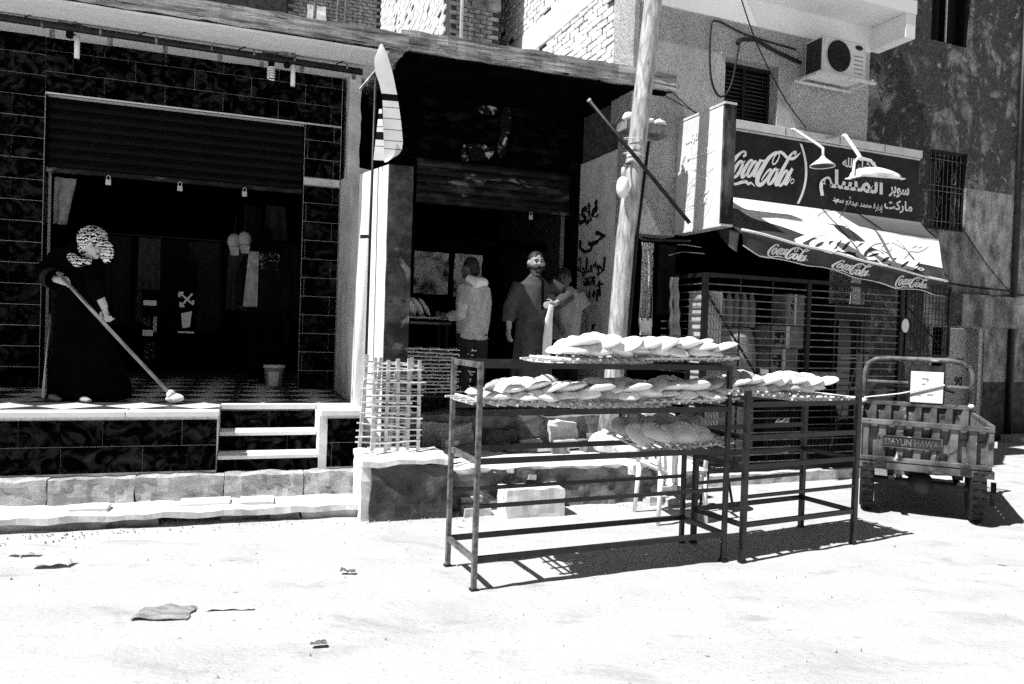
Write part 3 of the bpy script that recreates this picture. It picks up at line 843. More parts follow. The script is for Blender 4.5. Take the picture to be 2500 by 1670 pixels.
mk('drain_pipe', MB().tube([(7.02, -.95, 0), (7.02, -.95, 9)], .05, 10), 'steel_dark', E, smooth=True)
mk('plinth', MB().gridbox(6.9, 9.5, -.98, -.3, -.05, .10, .15).rough(.01, 5, 2), 'kerb', E)
for k in range(5):
    mk('painted_kerb_stone', MB().gridbox(7.0 + k * .3, 7.29 + k * .3, -.3, -.16, -.05, .12, .08).rough(.008, 6, k), 'white_paint' if k % 2 else 'paint_black', E)

# ---------------- upper brick storeys behind the roofs
G = thing('brick_building', 'unplastered upper storey of brick and concrete behind the bakery roof', 'building', FA, (5.0, -2, 4.2))
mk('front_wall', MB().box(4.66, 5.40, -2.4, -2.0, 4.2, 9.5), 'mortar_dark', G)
wl_ = mk('side_wall', MB().box(4.66, 5.0, -9.0, -2.4, 4.2, 11), 'mortar_shaded', G)
nb2 = side_bricks(wl_, FA, 4.658, -2.42, -8.9, .25, .085, bp, .345, .50)
bd_ = []
for k in range(4):
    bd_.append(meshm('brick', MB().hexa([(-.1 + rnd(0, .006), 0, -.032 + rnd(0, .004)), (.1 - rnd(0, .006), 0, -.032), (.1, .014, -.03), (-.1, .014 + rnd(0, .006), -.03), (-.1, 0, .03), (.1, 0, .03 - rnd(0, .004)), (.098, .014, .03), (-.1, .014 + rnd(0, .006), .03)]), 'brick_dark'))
fw_ = G.children[0]
def front_bricks(parent, fr, s0, s1, d, bw_, bh, elo, ehi, scl):
    row = int(4.2 / bh)
    while row * bh < 11:
        z = row * bh
        s_ = s0 + (bw_ / 2 if row % 2 else 0)
        while s_ < s1 - bw_ * .45:
            p = fr.w(s_, d, z); e = (z - 1.5) / p.y
            if elo < e < ehi:
                piece('brick', random.choice(bd_), parent, (s_ + bw_ / 2 - .02, d, z), rot=(0, rnd(-.02, .02), 0), scale=(scl, 1, scl))
            s_ += bw_
        row += 1
front_bricks(fw_, FA, 4.66, 5.30, -2.0, .185, .066, .34, .50, .87)
mk('concrete_patch', MB().gridbox(4.86, 5.40, -2.0, -1.972, 6.20, 9.4, .1).rough(.008, 5, 3), 'dark_concrete', G)
mk('drain_pipe', MB().tube([(4.80, -1.93, 4.2), (4.80, -1.93, 9)], .025, 8), 'steel_pale', G, smooth=True)
G2 = thing('brick_building', 'dark brick house with a lit window far behind the shop roof', 'building', FA, (3, -9, 4.2))
fw2 = mk('front_wall', MB().box(-3, 4.66, -9.4, -9.0, 4.2, 11.5), 'mortar_dark', G2)
mk('plaster_panel', MB().box(-3, 2.55, -8.99, -8.9, 4.2, 11.5), 'wall_band', G2)
front_bricks(fw2, FA, 2.6, 4.60, -9.0, .22, .08, .36, .50, 1.04)
for sx in (2.95, 3.45, 3.62):
    mk('scaffold_pole', MB().tube([(sx, -8.7, 4.2), (sx + .25, -8.7, 9.5)], .04, 8), 'steel_worn_sunlit', G2)
mk('window_light', MB().gridbox(3.0, 3.4, -8.98, -8.86, 8.25, 8.7, .1).rough(.03, 3, 2), 'white_paint', G2)
# roof decks carrying the upper storeys
mk('roof_deck', MB().box(-3.5, 3.37, -10, -.31, 4.30, 4.42), 'rough_concrete', A)
mk('roof_deck', MB().box(3.385, 6.1, -10, -.31, 4.22, 4.36), 'rough_concrete', B)

# ================================================================ BREAD RACKS
def bread_rack(name, label, fr, L, Dp, H, zs, ends, ends_r, tw=.03):
    r = thing(name, label, 'rack', fr, (0, 0, 0))
    for (a, b) in ((0, 0), (L, 0), (0, -Dp), (L, -Dp)):
        mk('post', MB().box(a - tw / 2, a + tw / 2, b - tw / 2, b + tw / 2, -.01, H), 'steel_worn_sunlit' if a == 0 and L > 1.5 else 'steel_rack', r, bevel=.003)  # left end of the long rack coloured paler for the sun on it
        mk('foot', MB().box(a - .022, a + .022, b - .022, b + .022, -.012, .006), 'steel_dark', r)
    for k, z in enumerate(zs):
        h = .034 if k in (0, 1, 2, len(zs) - 1) else .022
        for b in (0, -Dp):
            mk('rail', MB().box(tw / 2 + .001, L - tw / 2 - .001, b - .011, b + .011, z - h, z), 'steel_rack', r)
    for a, zz_ in ((0, ends), (L, ends_r)):
        for z in zz_:
            mk('end_rail', MB().box(a - .012, a + .012, -Dp + tw / 2 + .001, -tw / 2 - .001, z - .034, z - .001), 'steel_worn_sunlit' if a == 0 and L > 1.5 else 'steel_rack', r)
    return r
M('steel_rack', .006, .022, sc=10, rough=.4, spec=.4, spots=[(.10, 26, .66, .08)])
Z1 = (1.315, 1.037, .757, .49, .19)
bread_rack('bread_rack', 'long empty-bottomed steel bread rack standing nearest in the street', FR1, 1.81, .46, 1.315, Z1, (1.315, .757, .19), (1.315, 1.037, .757, .19))
Z2 = (1.07, .847, .65, .44, .256)
bread_rack('bread_rack', 'shorter steel bread rack standing beside the parked cargo tricycle', FR2, 1.13, .48, 1.15, Z2, (1.07, .847, .65, .256), (1.07, .65, .256), .036)

# palm-rib trays
rib_me = meshm('rib', MB().gridbox(-.38, .38, -.014, .014, -.006, .006, .08).rough(.003, 12, 1), 'palm')
stick_mes = [meshm('stick', MB().tube([(rnd(-.004, .004), -.205 - rnd(0, .025), 0), (rnd(-.004, .004), -.08, rnd(-.003, .003)), (rnd(-.004, .004), .08, rnd(-.003, .003)), (0, .205 + rnd(0, .02), 0)], .0075, 6), 'palm') for _ in range(5)]
def tray(label, loc, rot, group, n=22, ribs=(-.19, -.07, .06, .19), lscale=1):
    t = bpy.data.objects.new('bread_tray', None)
    t.empty_display_size = .1
    COL.objects.link(t)
    t.location = loc; t.rotation_euler = rot
    BASE[t] = (0, 0, 0)
    tag(t, label, 'tray', group)
    for y in ribs:
        o = piece('rib', rib_me, t, (rnd(-.02, .02), y + rnd(-.01, .01), .012), rot=(0, 0, rnd(-.02, .02)), scale=(lscale, 1, 1))
    for k in range(n):
        x = (-.36 + .72 * (k + .5) / n) * lscale + rnd(-.006, .006)
        piece('stick', random.choice(stick_mes), t, (x, rnd(-.02, .02), .0235 if k % 2 else .0005), rot=(rnd(-.015, .015), 0, rnd(-.05, .05)))
    return t

# loaves: puffed flat breads
loaf_mes = []
for k in range(7):
    mb = MB()
    n, rings = 22, []
    R0 = rnd(.096, .116); puff = rnd(.030, .050)
    for i, (rr, zz_) in enumerate(((.3, -.9), (.75, -.7), (.95, -.2), (1.0, .0), (.965, .2), (.82, .6), (.55, .88), (.2, 1.0))):
        ring = []
        for a in range(n):
            t = 2 * math.pi * a / n
            q = Vector((math.cos(t) * 1.4, math.sin(t) * 1.4, k * 5.1))
            r_ = R0 * rr * (1 + .09 * noise.noise(q))
            z_ = puff * (zz_ if zz_ > 0 else zz_ * .45) * (1 + .35 * noise.noise(q * 1.3 + Vector((0, 0, i * .3))))
            ring.append((r_ * math.cos(t) * 1.05, r_ * math.sin(t), z_ + .004 * noise.noise(q * 3)))
        rings.append(ring)
    mb.loft(rings)
    loaf_mes.append(mb)
LOAF = {(k, m_): meshm('bread_loaf', loaf_mes[k], m_, True) for k in range(7) for m_ in ('bread', 'bread_dark')}
def loaf(loc, rot, label, group, mat='bread', sc=1):
    o = bpy.data.objects.new('bread_loaf', LOAF[(random.randrange(7), mat)])
    COL.objects.link(o)
    o.location = loc; o.rotation_euler = rot; o.scale = (sc, sc, sc * rnd(.85, 1.2))
    return tag(o, label, 'bread', group)
def loaves(fr, s0, s1, dc, z, where, group, step=.150, lean=.32, dark=0, rows=(-.12, .10)):
    s = s0; k = 0
    def lab(s, layer):
        t = (s - s0) / (s1 - s0)
        return 'puffy round flatbread, %s, %s %s' % (layer, 'left third' if t < .34 else 'middle' if t < .67 else 'right third', where)
    mt = lambda: 'bread_dark' if random.random() < dark else 'bread'
    while s < s1:
        for b in rows:
            loaf(fr.w(s + rnd(-.03, .03), dc + b + rnd(-.02, .02), z + .024), (rnd(-.15, .15), rnd(-.25, .05), rnd(0, 6.3)), lab(s, 'bottom layer'), group, mt())
        for b in ((-.10, .10) if k % 2 else (-.06, .12)):
            loaf(fr.w(s + step / 2 + rnd(-.03, .03), dc + b + rnd(-.03, .03), z + .062 + rnd(0, .016)), (rnd(-.22, .22), -lean + rnd(-.25, .2), rnd(-.6, .6)), lab(s, 'upper layer'), group, mt())
        if k % 4 == 1:
            loaf(fr.w(s + rnd(-.03, .03), dc + rnd(-.08, .1), z + .098), (rnd(-.2, .2), rnd(-.3, .2), rnd(0, 6)), lab(s, 'top of the heap'), group, mt())
        s += step; k += 1
g_ = 'palm trays laid on the bread racks'
z = 1.315
tray('left palm tray on the top shelf of the nearest rack, mostly covered with bread', FR1.w(.83, -.22, z), (0, 0, FR1.a + .03), g_)
tray('right palm tray on the top shelf of the nearest rack, overhanging its end', FR1.w(1.52, -.22, z + .03), (0, -.02, FR1.a - .02), g_)
loaves(FR1, .66, 1.80, -.20, z + .045, 'of top shelf, nearest rack', 'flatbreads on the top shelf of the nearest rack')
z = 1.037
tray('palm tray jutting past the left posts on the second shelf of the nearest rack', FR1.w(.32, -.22, z + .02), (0, .03, FR1.a - .03), g_)
tray('middle palm tray on the second shelf of the nearest rack', FR1.w(.98, -.22, z), (0, 0, FR1.a + .02), g_)
tray('palm tray at the right end of the second shelf of the nearest rack', FR1.w(1.54, -.22, z + .028), (0, -.02, FR1.a), g_)
loaves(FR1, .15, 1.80, -.20, z + .045, 'of second shelf, nearest rack', 'flatbreads on the second shelf of the nearest rack', dark=.18)
z = .757
tray('tilted palm tray on the third shelf of the nearest rack, right end', FR1.w(1.52, -.23, z + .03), (.14, -.04, FR1.a), g_)
for k in range(11):
    a = 1.22 + (k % 6) * .115 + rnd(-.015, .015); b = -.36 + (k // 6) * .2 + rnd(-.02, .02)
    loaf(FR1.w(a, b, z + .085 - (b + .23) * .16 + .02 * (k % 2)), (.55 + rnd(-.15, .15), rnd(-.2, .2), FR1.a + rnd(-.3, .3)), ('browner flatbread leaning in the back row of the tilted tray' if k < 6 else 'paler flatbread in the front row of the tilted tray'), 'flatbreads on the tilted third shelf tray', 'bread_dark' if k < 6 else 'bread')
z = 1.07
tray('left palm tray on top of the shorter rack', FR2.w(.18, -.26, z + .04), (0, .05, FR2.a + .05), g_)
tray('right palm tray on top of the shorter rack, nearly bare at its end', FR2.w(.80, -.24, z), (0, .02, FR2.a), g_)
loaves(FR2, -.06, .92, -.26, z + .05, 'on top of shorter rack', 'flatbreads on top of the shorter rack', dark=.25)

# trays standing on the concrete block
tray('tall palm tray propped upright on the concrete block, in front', FA.w(3.24, 2.44, .85), (rad(90 - 8), rad(90), FA.a), 'palm trays propped on the concrete block', n=15, ribs=(-.19, -.10, .0, .09, .19))
tray('palm tray propped upright on the concrete block, behind the front one', FA.w(3.16, 2.34, .87), (rad(90 - 6), rad(90 + 4), FA.a), 'palm trays propped on the concrete block', n=15)
# stack of trays inside the bakery
st_t = thing('low_table', 'low dark table under the stack of empty palm trays in the bakery', 'table', FA, (3.86, .95, .65))
mk('table_top', MB().box(3.50, 4.20, .70, 1.20, .80, .83), 'wood', st_t)
for a in (3.54, 4.14):
    for b in (.74, 1.14):
        mk('leg', MB().box(a, a + .04, b, b + .04, .645, .80), 'wood', st_t)
ORD = ['bottom', 'second', 'third', 'fourth', 'fifth', 'sixth', 'seventh', 'eighth', 'ninth', 'tenth', 'eleventh', 'twelfth', 'topmost']
for k in range(13):
    tray('empty palm tray, %s%s of the tall stack inside the bakery' % (ORD[k], '' if k in (0, 12) else ' from the bottom'), FA.w(3.85 + rnd(-.05, .05) + (.05 if k > 10 else 0), .95, .84 + k * .036), (rnd(-.02, .02), rnd(-.03, .03), FA.a + rnd(-.06, .06)), 'empty trays stacked in the bakery', n=8, ribs=(-.19, .19))
# bread counter in the bakery
ct = thing('counter', 'steel counter carrying a tray of bread at the left of the bakery', 'counter', FA, (3.9, .5, .65))
mk('counter_top', MB().box(3.42, 4.14, .2, .66, 1.54, 1.57), 'steel_worn_sunlit', ct, bevel=.004)
for a in (3.46, 4.08):
    for b in (.24, .6):
        mk('leg', MB().box(a, a + .03, b, b + .03, .645, 1.54), 'steel_dark', ct)
tray('palm tray of bread on the bakery counter beside the hooded figure', FA.w(3.80, .46, 1.60), (0, 0, FA.a), None, n=10)
for k in range(7):
    loaf(FA.w(3.52 + .085 * k if k < 5 else 3.6 + (k - 5) * .12, .52 if k < 5 else .36, 1.72 if k < 5 else 1.79), (0, 1.0 if k < 5 else .7, FA.a + rnd(-.2, .2)), 'flatbread standing in a leaning row on the bakery counter tray', 'flatbreads on the bakery counter', 'bread_dark' if k > 4 else 'bread', 1.05)

# ================================================================ UTILITY POLE
po = thing('utility_pole', 'leaning pale utility pole between bakery and market', 'pole', FW, (.985, -7.5, .3), rel=False)
P0 = [(.975, -7.5, .25), (1.04, -7.5, .9), (1.12, -7.5, 2.5), (1.205, -7.5, 3.46), (1.315, -7.5, 4.9), (1.40, -7.5, 6.2)]
mk('shaft', MB().tube(P0, [.098, .097, .095, .093, .09, .088], 20), 'pole_paint', po, smooth=True)
mk('footing', MB().gridbox(.80, 1.16, -7.68, -7.34, .2, .46, .06).rough(.02, 7, 3), 'dark_concrete', po)
mk('conduit', MB().tube([(x + .112, y + .02, z_) for x, y, z_ in P0[:4]], .016, 8), 'steel_dark', po, smooth=True)
mk('wire_tie', MB().tube([(1.175 + .108 * math.cos(t), -7.5 + .108 * math.sin(t), 3.30 + .012 * t) for t in [k * .4 for k in range(48)]], .005, 5), 'steel_pale', po)
rd = thing('iron_rod', 'dark iron rod tied slantwise across the utility pole', 'rod', FW, (1.2, -7.36, 3.2))
mk('rod', MB().tube([(.69, -7.33, 3.80), (1.74, -7.40, 2.64)], .02, 8), 'steel_dark', rd, smooth=True)
mk('rod_tip', MB().tube([(.675, -7.329, 3.817), (.69, -7.33, 3.80)], .022, 8), 'steel_pale', rd)
gl = thing('globe_lamp', 'white egg shaped lamp globe fixed to the utility pole', 'lamp', FW, (1.05, -7.33, 2.86))
mk('globe', MB().lathe([(.0, -.10), (.03, -.097), (.055, -.07), (.066, -.02), (.066, .02), (.056, .07), (.034, .10), (.02, .105)], (1.05, -7.34, 2.96), 16), 'white_plastic', gl, smooth=True)
mk('socket', MB().lathe([(.022, .10), (.024, .16), (.018, .2)], (1.05, -7.34, 2.96), 12), 'steel_pale', gl, smooth=True)
mk('bracket', MB().tube([(1.05, -7.34, 3.14), (1.06, -7.36, 3.2), (1.13, -7.42, 3.22)], .008, 6), 'steel_dark', gl)

# ================================================================ SIGN BOARD OF THE MARKET
sg = thing('shop_sign', 'long dark market sign with white script and Arabic lettering', 'sign', FC, (2.1, .03, 3.1))
def sgz(u): return 3.135 - .03 * u
mk('panel', MB().hexa([(.50, .004, 3.14), (3.60, .004, 3.10), (3.60, .05, 3.10), (.50, .05, 3.14), (.50, .004, 3.92), (3.60, .004, 3.90), (3.60, .05, 3.90), (.50, .05, 3.92)]), 'sign_red', sg)
mk('top_trim', MB().box(.48, 3.62, .004, .075, 3.925, 4.02), 'ac_white', sg, bevel=.005)
mk('trim_line', MB().box(.50, 3.60, .052, .06, 3.895, 3.915), 'steel_pale', sg)
for a in (1.35, 2.2, 2.95):
    mk('trim_joint', MB().box(a, a + .006, .076, .079, 3.93, 4.015), 'steel_dark', sg)
flat = lambda s0, s1, z0, z1: (lambda u, v, l: (s0 + (s1 - s0) * u, .053 + .0009 * l, z0 + (z1 - z0) * v))
mk('script_lettering', script_mesh(flat(.50, 1.61, 3.26, 3.77)), 'sign_white', sg)
arc = []
for k in range(21):
    t = k / 20
    arc.append((1.60 + .42 * t * (1 - t) + .01 * t, .054, 3.145 + .72 * t))
m_ = MB()
m_.add([(x + e, y, z_) for x, y, z_ in arc for e in (-.018 - .008 * math.sin(0), .018)], [(2 * k, 2 * k + 1, 2 * k + 3, 2 * k + 2) for k in range(20)])
mk('arc_line', m_, 'sign_white', sg)
put_text('المسلم', 'arabic_lettering', 'sign_white', sg, flat(1.91, 2.97, 3.27, 3.62), .03, True)
put_text('سوبر', 'arabic_lettering', 'sign_white', sg, flat(3.07, 3.43, 3.375, 3.52), .03, True)
put_text('ماركت', 'arabic_lettering', 'sign_white', sg, flat(3.00, 3.50, 3.18, 3.345), .03, True)
put_text('إدارة / محمد عبده أبو سعيد', 'arabic_lettering', 'sign_white', sg, flat(1.965, 2.98, 3.155, 3.275), .02, True)
put_text('ما شاء الله', 'arabic_lettering', 'sign_white', sg, flat(2.265, 2.92, 3.655, 3.785), .025, True)

# projecting box sign, its broad side to the sun
bx = thing('box_sign', 'projecting box sign with pale sunlit side and rusty dark edge', 'sign', FC, (-.04, .4, 2.66))
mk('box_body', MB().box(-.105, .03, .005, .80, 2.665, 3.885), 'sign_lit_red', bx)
mk('box_edge', MB().gridbox(-.108, .034, .801, .83, 2.66, 3.89, .06).rough(.003, 9, 2), 'rust', bx)
mk('box_frame', MB().box(-.112, .036, .0, .835, 3.886, 3.91), 'steel_pale', bx)
mk('box_frame', MB().box(-.112, .036, 0, .835, 2.64, 2.664), 'steel_pale', bx)
side = lambda d0, d1, z0, z1: (lambda u, v, l: (-.1075 - .0008 * l, d0 + (d1 - d0) * u, z0 + (z1 - z0) * v))
put_text('سوبر ماركت', 'arabic_lettering', 'sign_white', bx, side(.16, .62, 3.60, 3.72), .03, True)
put_text('المسلم', 'arabic_lettering', 'sign_white', bx, side(.10, .70, 3.36, 3.58), .03, True)
put_text('إدارة / محمد عبده أبو سعيد', 'arabic_lettering', 'sign_white', bx, side(.10, .68, 3.24, 3.32), .02, True)
el = []
for k in range(41):
    t = 2 * math.pi * k / 40
    for r_ in (1.0, .945):
        el.append((-.108, .40 + .26 * r_ * math.cos(t), 2.98 + .25 * r_ * math.sin(t)))
m_ = MB(); m_.add(el, [(2 * k, 2 * k + 1, 2 * k + 3, 2 * k + 2) for k in range(40)])
mk('ring', m_, 'sign_white', bx)
mk('script_lettering', script_mesh(side(.18, .62, 2.88, 3.06)), 'sign_white', bx)

# ================================================================ AWNING
aw = thing('awning', 'sagging fabric awning with script lettering over the market cage', 'awning', FC, (1.6, .6, 2.2))
TopL, TopR = Vector((.28, .06, 3.13)), Vector((3.64, .06, 3.095))
FoL, FoR = Vector((.20, .42, 2.92)), Vector((3.66, .32, 2.84))
TrL, TrR = Vector((-.07, 1.10, 2.56)), Vector((3.26, .76, 2.25))
def P_top(u, v):
    p = TopL.lerp(TopR, u).lerp(FoL.lerp(FoR, u), v)
    return tuple(p + Vector((0, 0, -.02 * math.sin(math.pi * v) * (1 + .4 * math.sin(9 * u)))))
def P_main(u, v, lift=0):
    a = FoL.lerp(FoR, u); b = TrL.lerp(TrR, u)
    p = a.lerp(b, v)
    sag = -.05 * math.sin(math.pi * v) * (.6 + .4 * math.sin(7 * u + 1)) - .014 * math.sin(17 * u + 2 * v) * (.3 + v) + .03 * noise.noise(Vector((u * 9, v * 2.2, 3)))
    return tuple(p + Vector((0, lift * .6, sag + lift)))
mk('top_panel', MB().slab(P_top, 30, 5, .004, (0, 0, -1)), 'awning_white', aw, smooth=True)
def vb(u):
    if u < .07: return .0
    if u < .30: return .46 * ((u - .07) / .23) ** .7
    return .46 + .14 * (u - .30) / .7
mk('main_panel', MB().slab(lambda u, v: P_main(.071 + .929 * u, v * vb(.071 + .929 * u)), 80, 16, .004, (0, 0, -1)), 'awning_white', aw, smooth=True)
mk('printed_wave', MB().slab(lambda u, v: P_main(u, vb(u) + (1 - vb(u)) * v, .0005), 80, 16, .004, (0, 0, -1)), 'awning_red', aw, smooth=True)
mk('printed_ribbon', MB().sheet(lambda u, v: P_main(.50 + .10 * v + (.012 + .028 * math.sin(math.pi * (.15 + .8 * v))) * (2 * u - 1), .02 + .60 * v, .006), 4, 10), 'awning_red', aw)
mk('script_lettering', script_mesh(lambda u, v, l: P_main(.24 + .70 * u, 1.02 - .88 * v if v > .05 else .98, .004 + .0004 * l)), 'sign_white', aw)
def P_val(u, v, out=0):
    p = TrL.lerp(TrR, u)
    h = .185 + .02 * math.sin(11 * u + .5) + .012 * math.sin(29 * u) - (.05 if u < .06 else 0) * (1 - u / .06)
    return (p.x + .006 * math.sin(20 * u + 3 * v), p.y + .012 + (.03 * math.sin(9 * u + 1) + .018 * math.sin(31 * u)) * v + out, p.z - h * v)
mk('valance', MB().slab(P_val, 60, 6, .004, (0, -1, 0)), 'awning_red', aw, smooth=True)
mk('valance_hem', MB().tube([P_val(k / 60, 1.0) for k in range(61)], .006, 5), 'ac_white', aw)
mk('trim_pipe', MB().tube([tuple(TrL.lerp(TrR, k / 20) + Vector((0, .015, .012 + .006 * math.sin(k)))) for k in range(21)], .014, 8), 'white_paint', aw, smooth=True)
for c0 in (.10, .40, .70):
    mk('script_lettering', script_mesh(lambda u, v, l: P_val(c0 + .19 * u, .97 - .90 * v, .006 + .0008 * l)), 'sign_white', aw)
mk('side_flap', MB().slab(lambda u, v: tuple(TopL.lerp(TrL, u) + Vector((-.02, 0, -.12 * math.sin(math.pi * u))) + Vector((.02, -.06, -.20)) * v * (.2 + .8 * u)), 10, 6, .004, (1, 0, 0)), 'awning_red', aw, smooth=True)
mk('side_flap', MB().slab(lambda u, v: tuple(TopR.lerp(FoR, min(1, u * 2)).lerp(TrR, max(0, u * 2 - 1)) + Vector((.005, -.06, -.18)) * v * u), 10, 4, .004, (1, 0, 0)), 'awning_red', aw, smooth=True)
for u in (.03, .35, .68, .97):
    mk('strut', MB().tube([tuple(TrL.lerp(TrR, u) + Vector((0, -.02, -.01))), tuple(TopL.lerp(TopR, u) + Vector((0, -.02, -.35)))], .012, 6), 'steel_dark', aw)

# ================================================================ MARKET CAGE
cg = thing('steel_cage', 'dark steel bar cage enclosing the market front', 'cage', FC, (1.1, .8, 0))
def post(s, d, z0, z1, w_=.05):
    mk('post', MB().box(s - w_ / 2, s + w_ / 2, d - w_ / 2, d + w_ / 2, z0, z1), 'steel_dark', cg)
for s in (-.25, 1.10, 2.48): post(s, .80, 0, 2.16)
for z_ in (.13, 2.14):
    mk('frame_rail', MB().box(-.225, 1.075, .78, .82, z_ - .02, z_ + .02), 'steel_dark', cg)
    mk('frame_rail', MB().box(1.125, 2.455, .78, .82, z_ - .02, z_ + .02), 'steel_dark', cg)
    mk('frame_rail', MB().box(-.27, -.23, .03, .775, z_ - .02, z_ + .02), 'steel_dark', cg)
M('bar_steel', .10, .25, sc=20, rough=.4, spec=.5, metal=.5)
bar_a = meshm('bar', MB().box(0, 1.30, -.006, .006, -.005, .005), 'bar_steel')
bar_c = meshm('bar', MB().box(-.006, .006, -.745, 0, -.005, .005), 'bar_steel')
k = 0
z_ = .20
while z_ < 2.11:
    piece('bar', bar_a, cg, (-.225, .805, z_ + rnd(-.003, .003)), rot=(0, rnd(-.003, .003), 0))
    piece('bar', bar_a, cg, (1.125, .805, z_ + rnd(-.003, .003)), rot=(0, rnd(-.003, .003), 0), scale=(1.022, 1, 1))
    piece('bar', bar_c, cg, (-.25, .775, z_ + rnd(-.003, .003)))
    z_ += .077
for s in (.2, .62, 1.5, 1.95):
    mk('upright_rod', MB().box(s - .008, s + .008, .786, .797, .15, 2.12), 'steel_dark', cg)
mk('brace', MB().bar((-.2, .77, 1.95), (.6, .77, .95), .012, .02), 'steel_dark', cg)
mk('brace', MB().bar((2.0, .77, 1.6), (1.5, .77, .25), .012, .012), 'steel_worn_sunlit', cg)
mk('latch_bar', MB().box(1.10, 1.55, .84, .87, 1.13, 1.165), 'steel_worn_sunlit', cg)
mk('sill', MB().gridbox(-.35, 2.6, .70, .92, -.05, .10, .1).rough(.012, 6, 4), 'kerb', D)
wp = thing('cage_window', 'small wire mesh panel hinged out at the right of the market cage', 'panel', FC, (2.9, .8, 1.37))
for a, b, c, d in ((2.56, 2.585, 1.36, 2.20), (3.27, 3.295, 1.36, 2.20)):
    mk('frame_bar', MB().box(a, b, .79, .815, c, d), 'steel_dark', wp)
for z_ in (1.36, 2.175):
    mk('frame_bar', MB().box(2.586, 3.269, .79, .815, z_, z_ + .025), 'steel_dark', wp)
for k in range(12):
    mk('wire', MB().box(2.586, 3.269, .80, .806, 1.42 + k * .063, 1.426 + k * .063), 'steel_dark', wp)
for k in range(11):
    mk('wire', MB().box(2.64 + k * .057, 2.646 + k * .057, .807, .812, 1.386, 2.174), 'steel_dark', wp)
mk('diagonal_brace', MB().bar((2.6, .78, 1.95), (3.25, .78, 1.42), .012, .012), 'steel_dark', wp)
mr = thing('round_mirror', 'small pale round disc hanging on the right post of the cage', 'mirror', FC, (2.50, .85, 1.62))
mk('disc', MB().add([(2.50 + .055 * math.cos(2 * math.pi * k / 16), .85, 1.71 + .08 * math.sin(2 * math.pi * k / 16)) for k in range(16)] + [(2.50 + .055 * math.cos(2 * math.pi * k / 16), .86, 1.71 + .08 * math.sin(2 * math.pi * k / 16)) for k in range(16)], [tuple(range(16, 32))] + [(k, (k + 1) % 16, 16 + (k + 1) % 16, 16 + k) for k in range(16)]), 'white_plastic', mr)
mk('hook', MB().tube([(2.50, .852, 1.79), (2.49, .84, 1.86)], .005, 5), 'steel_dark', mr)

# goods behind the bars
def carton(name, label, s0, s1, d0, d1, z0, z1, mat='carton', group=None, printed=True, cat='box'):
    c = thing(name, label, cat, FC, ((s0 + s1) / 2, (d0 + d1) / 2, z0))
    mk('carton_body', MB().box(s0, s1, d0, d1, z0, z1), mat, c, bevel=.006)
    mk('tape', MB().box(s0 + (s1 - s0) * .45, s0 + (s1 - s0) * .55, d1, d1 + .002, z0 + .002, z1 - .002), 'steel_pale', c)
    if printed:
        mk('print_panel', MB().box(s0 + (s1 - s0) * .08, s0 + (s1 - s0) * .40, d1, d1 + .003, z0 + (z1 - z0) * .2, z0 + (z1 - z0) * .8), 'carton_print', c)
    return c
def crate(label, s0, s1, z0, z1, mark=True):
    c = thing('bottle_crate', label, 'crate', FC, ((s0 + s1) / 2, .4, z0))
    mk('crate_body', MB().box(s0, s1, .2, .60, z0, z1), 'crate_plastic', c, bevel=.008)
    for k in range(9):
        a = s0 + .02 + k * (s1 - s0 - .05) / 8
        mk('rib', MB().box(a, a + .012, .601, .61, z0 + .02, z1 - .02), 'crate_plastic', c)
    mk('rim', MB().box(s0 - .006, s1 + .006, .19, .615, z1 + .0005, z1 + .025), 'crate_plastic', c)
    if mark:
        mk('script_lettering', script_mesh(lambda u, v, l: (s0 + (s1 - s0) * (.25 + .5 * u), .612 + .0006 * l, z0 + (z1 - z0) * (.35 + .35 * v))), 'fabric_white', c)
    return c
crate('lower dark bottle crate with white script behind the shorter rack', .75, 1.22, .13, .42)
crate('upper dark bottle crate with white script behind the shorter rack', .76, 1.21, .446, .73)
crate('plain dark bottle crate topping the pair under the cartons', .74, 1.22, .757, 1.04, False)
crate('plain dark bottle crate at the bottom of the right bay', 1.35, 1.8, .13, .50, False)
carton('carton', 'printed carton standing on the bottle crates in the cage', .80, 1.20, .22, .58, 1.067, 1.40)
carton('carton', 'darker printed carton beside the first, right of the middle post', 1.14, 1.50, -.10, .18, .13, 1.30, 'carton_print', printed=False)
carton('carton', 'pale narrow carton stacked topmost in the left bay', 1.08, 1.34, .25, .5, 1.66, 2.02)
carton('carton', 'wide carton below the topmost pale one in the left bay', .82, 1.32, .22, .55, 1.403, 1.655, 'carton')
sk = thing('goods_sack', 'big pale woven sack standing in the left bay of the cage', 'sack', FC, (.5, .3, .13))
organic('sack_body', MB().loft([[(.48 + rx * math.cos(t) * (1 + .06 * math.sin(3 * t)), .32 + ry * math.sin(t), z_) for t in [2 * math.pi * k / 20 for k in range(20)]] for z_, rx, ry in ((.13, .26, .18), (.3, .31, .22), (.8, .29, .2), (1.3, .30, .2), (1.5, .27, .16), (1.62, .25, .08))]).rough(.02, 5, 3), 'fabric_grey', sk, .02, 2)
sk = thing('water_pack', 'ribbed pale plastic bundle on top of the woven sack', 'package', FC, (.45, .3, 1.62))
for k in range(6):
    mk('bottle', MB().lathe([(.045, 0), (.05, .03), (.05, .26), (.03, .33), (.018, .36), (.018, .39)], (.20 + k * .105, .34, 1.63), 12), 'carton', sk, smooth=True)
mk('shrink_wrap', MB().box(.15, .79, .22, .29, 1.63, 1.93), 'carton', sk)
fz = thing('drinks_fridge', 'dark drinks fridge in the right bay of the market cage', 'fridge', FC, (2.1, .3, .12))
mk('cabinet', MB().box(1.85, 2.42, -.1, .45, .12, 1.95), 'crate_plastic', fz, bevel=.01)
mk('glass_door', MB().box(1.89, 2.38, .452, .475, .3, 1.75), 'glass_dark', fz)
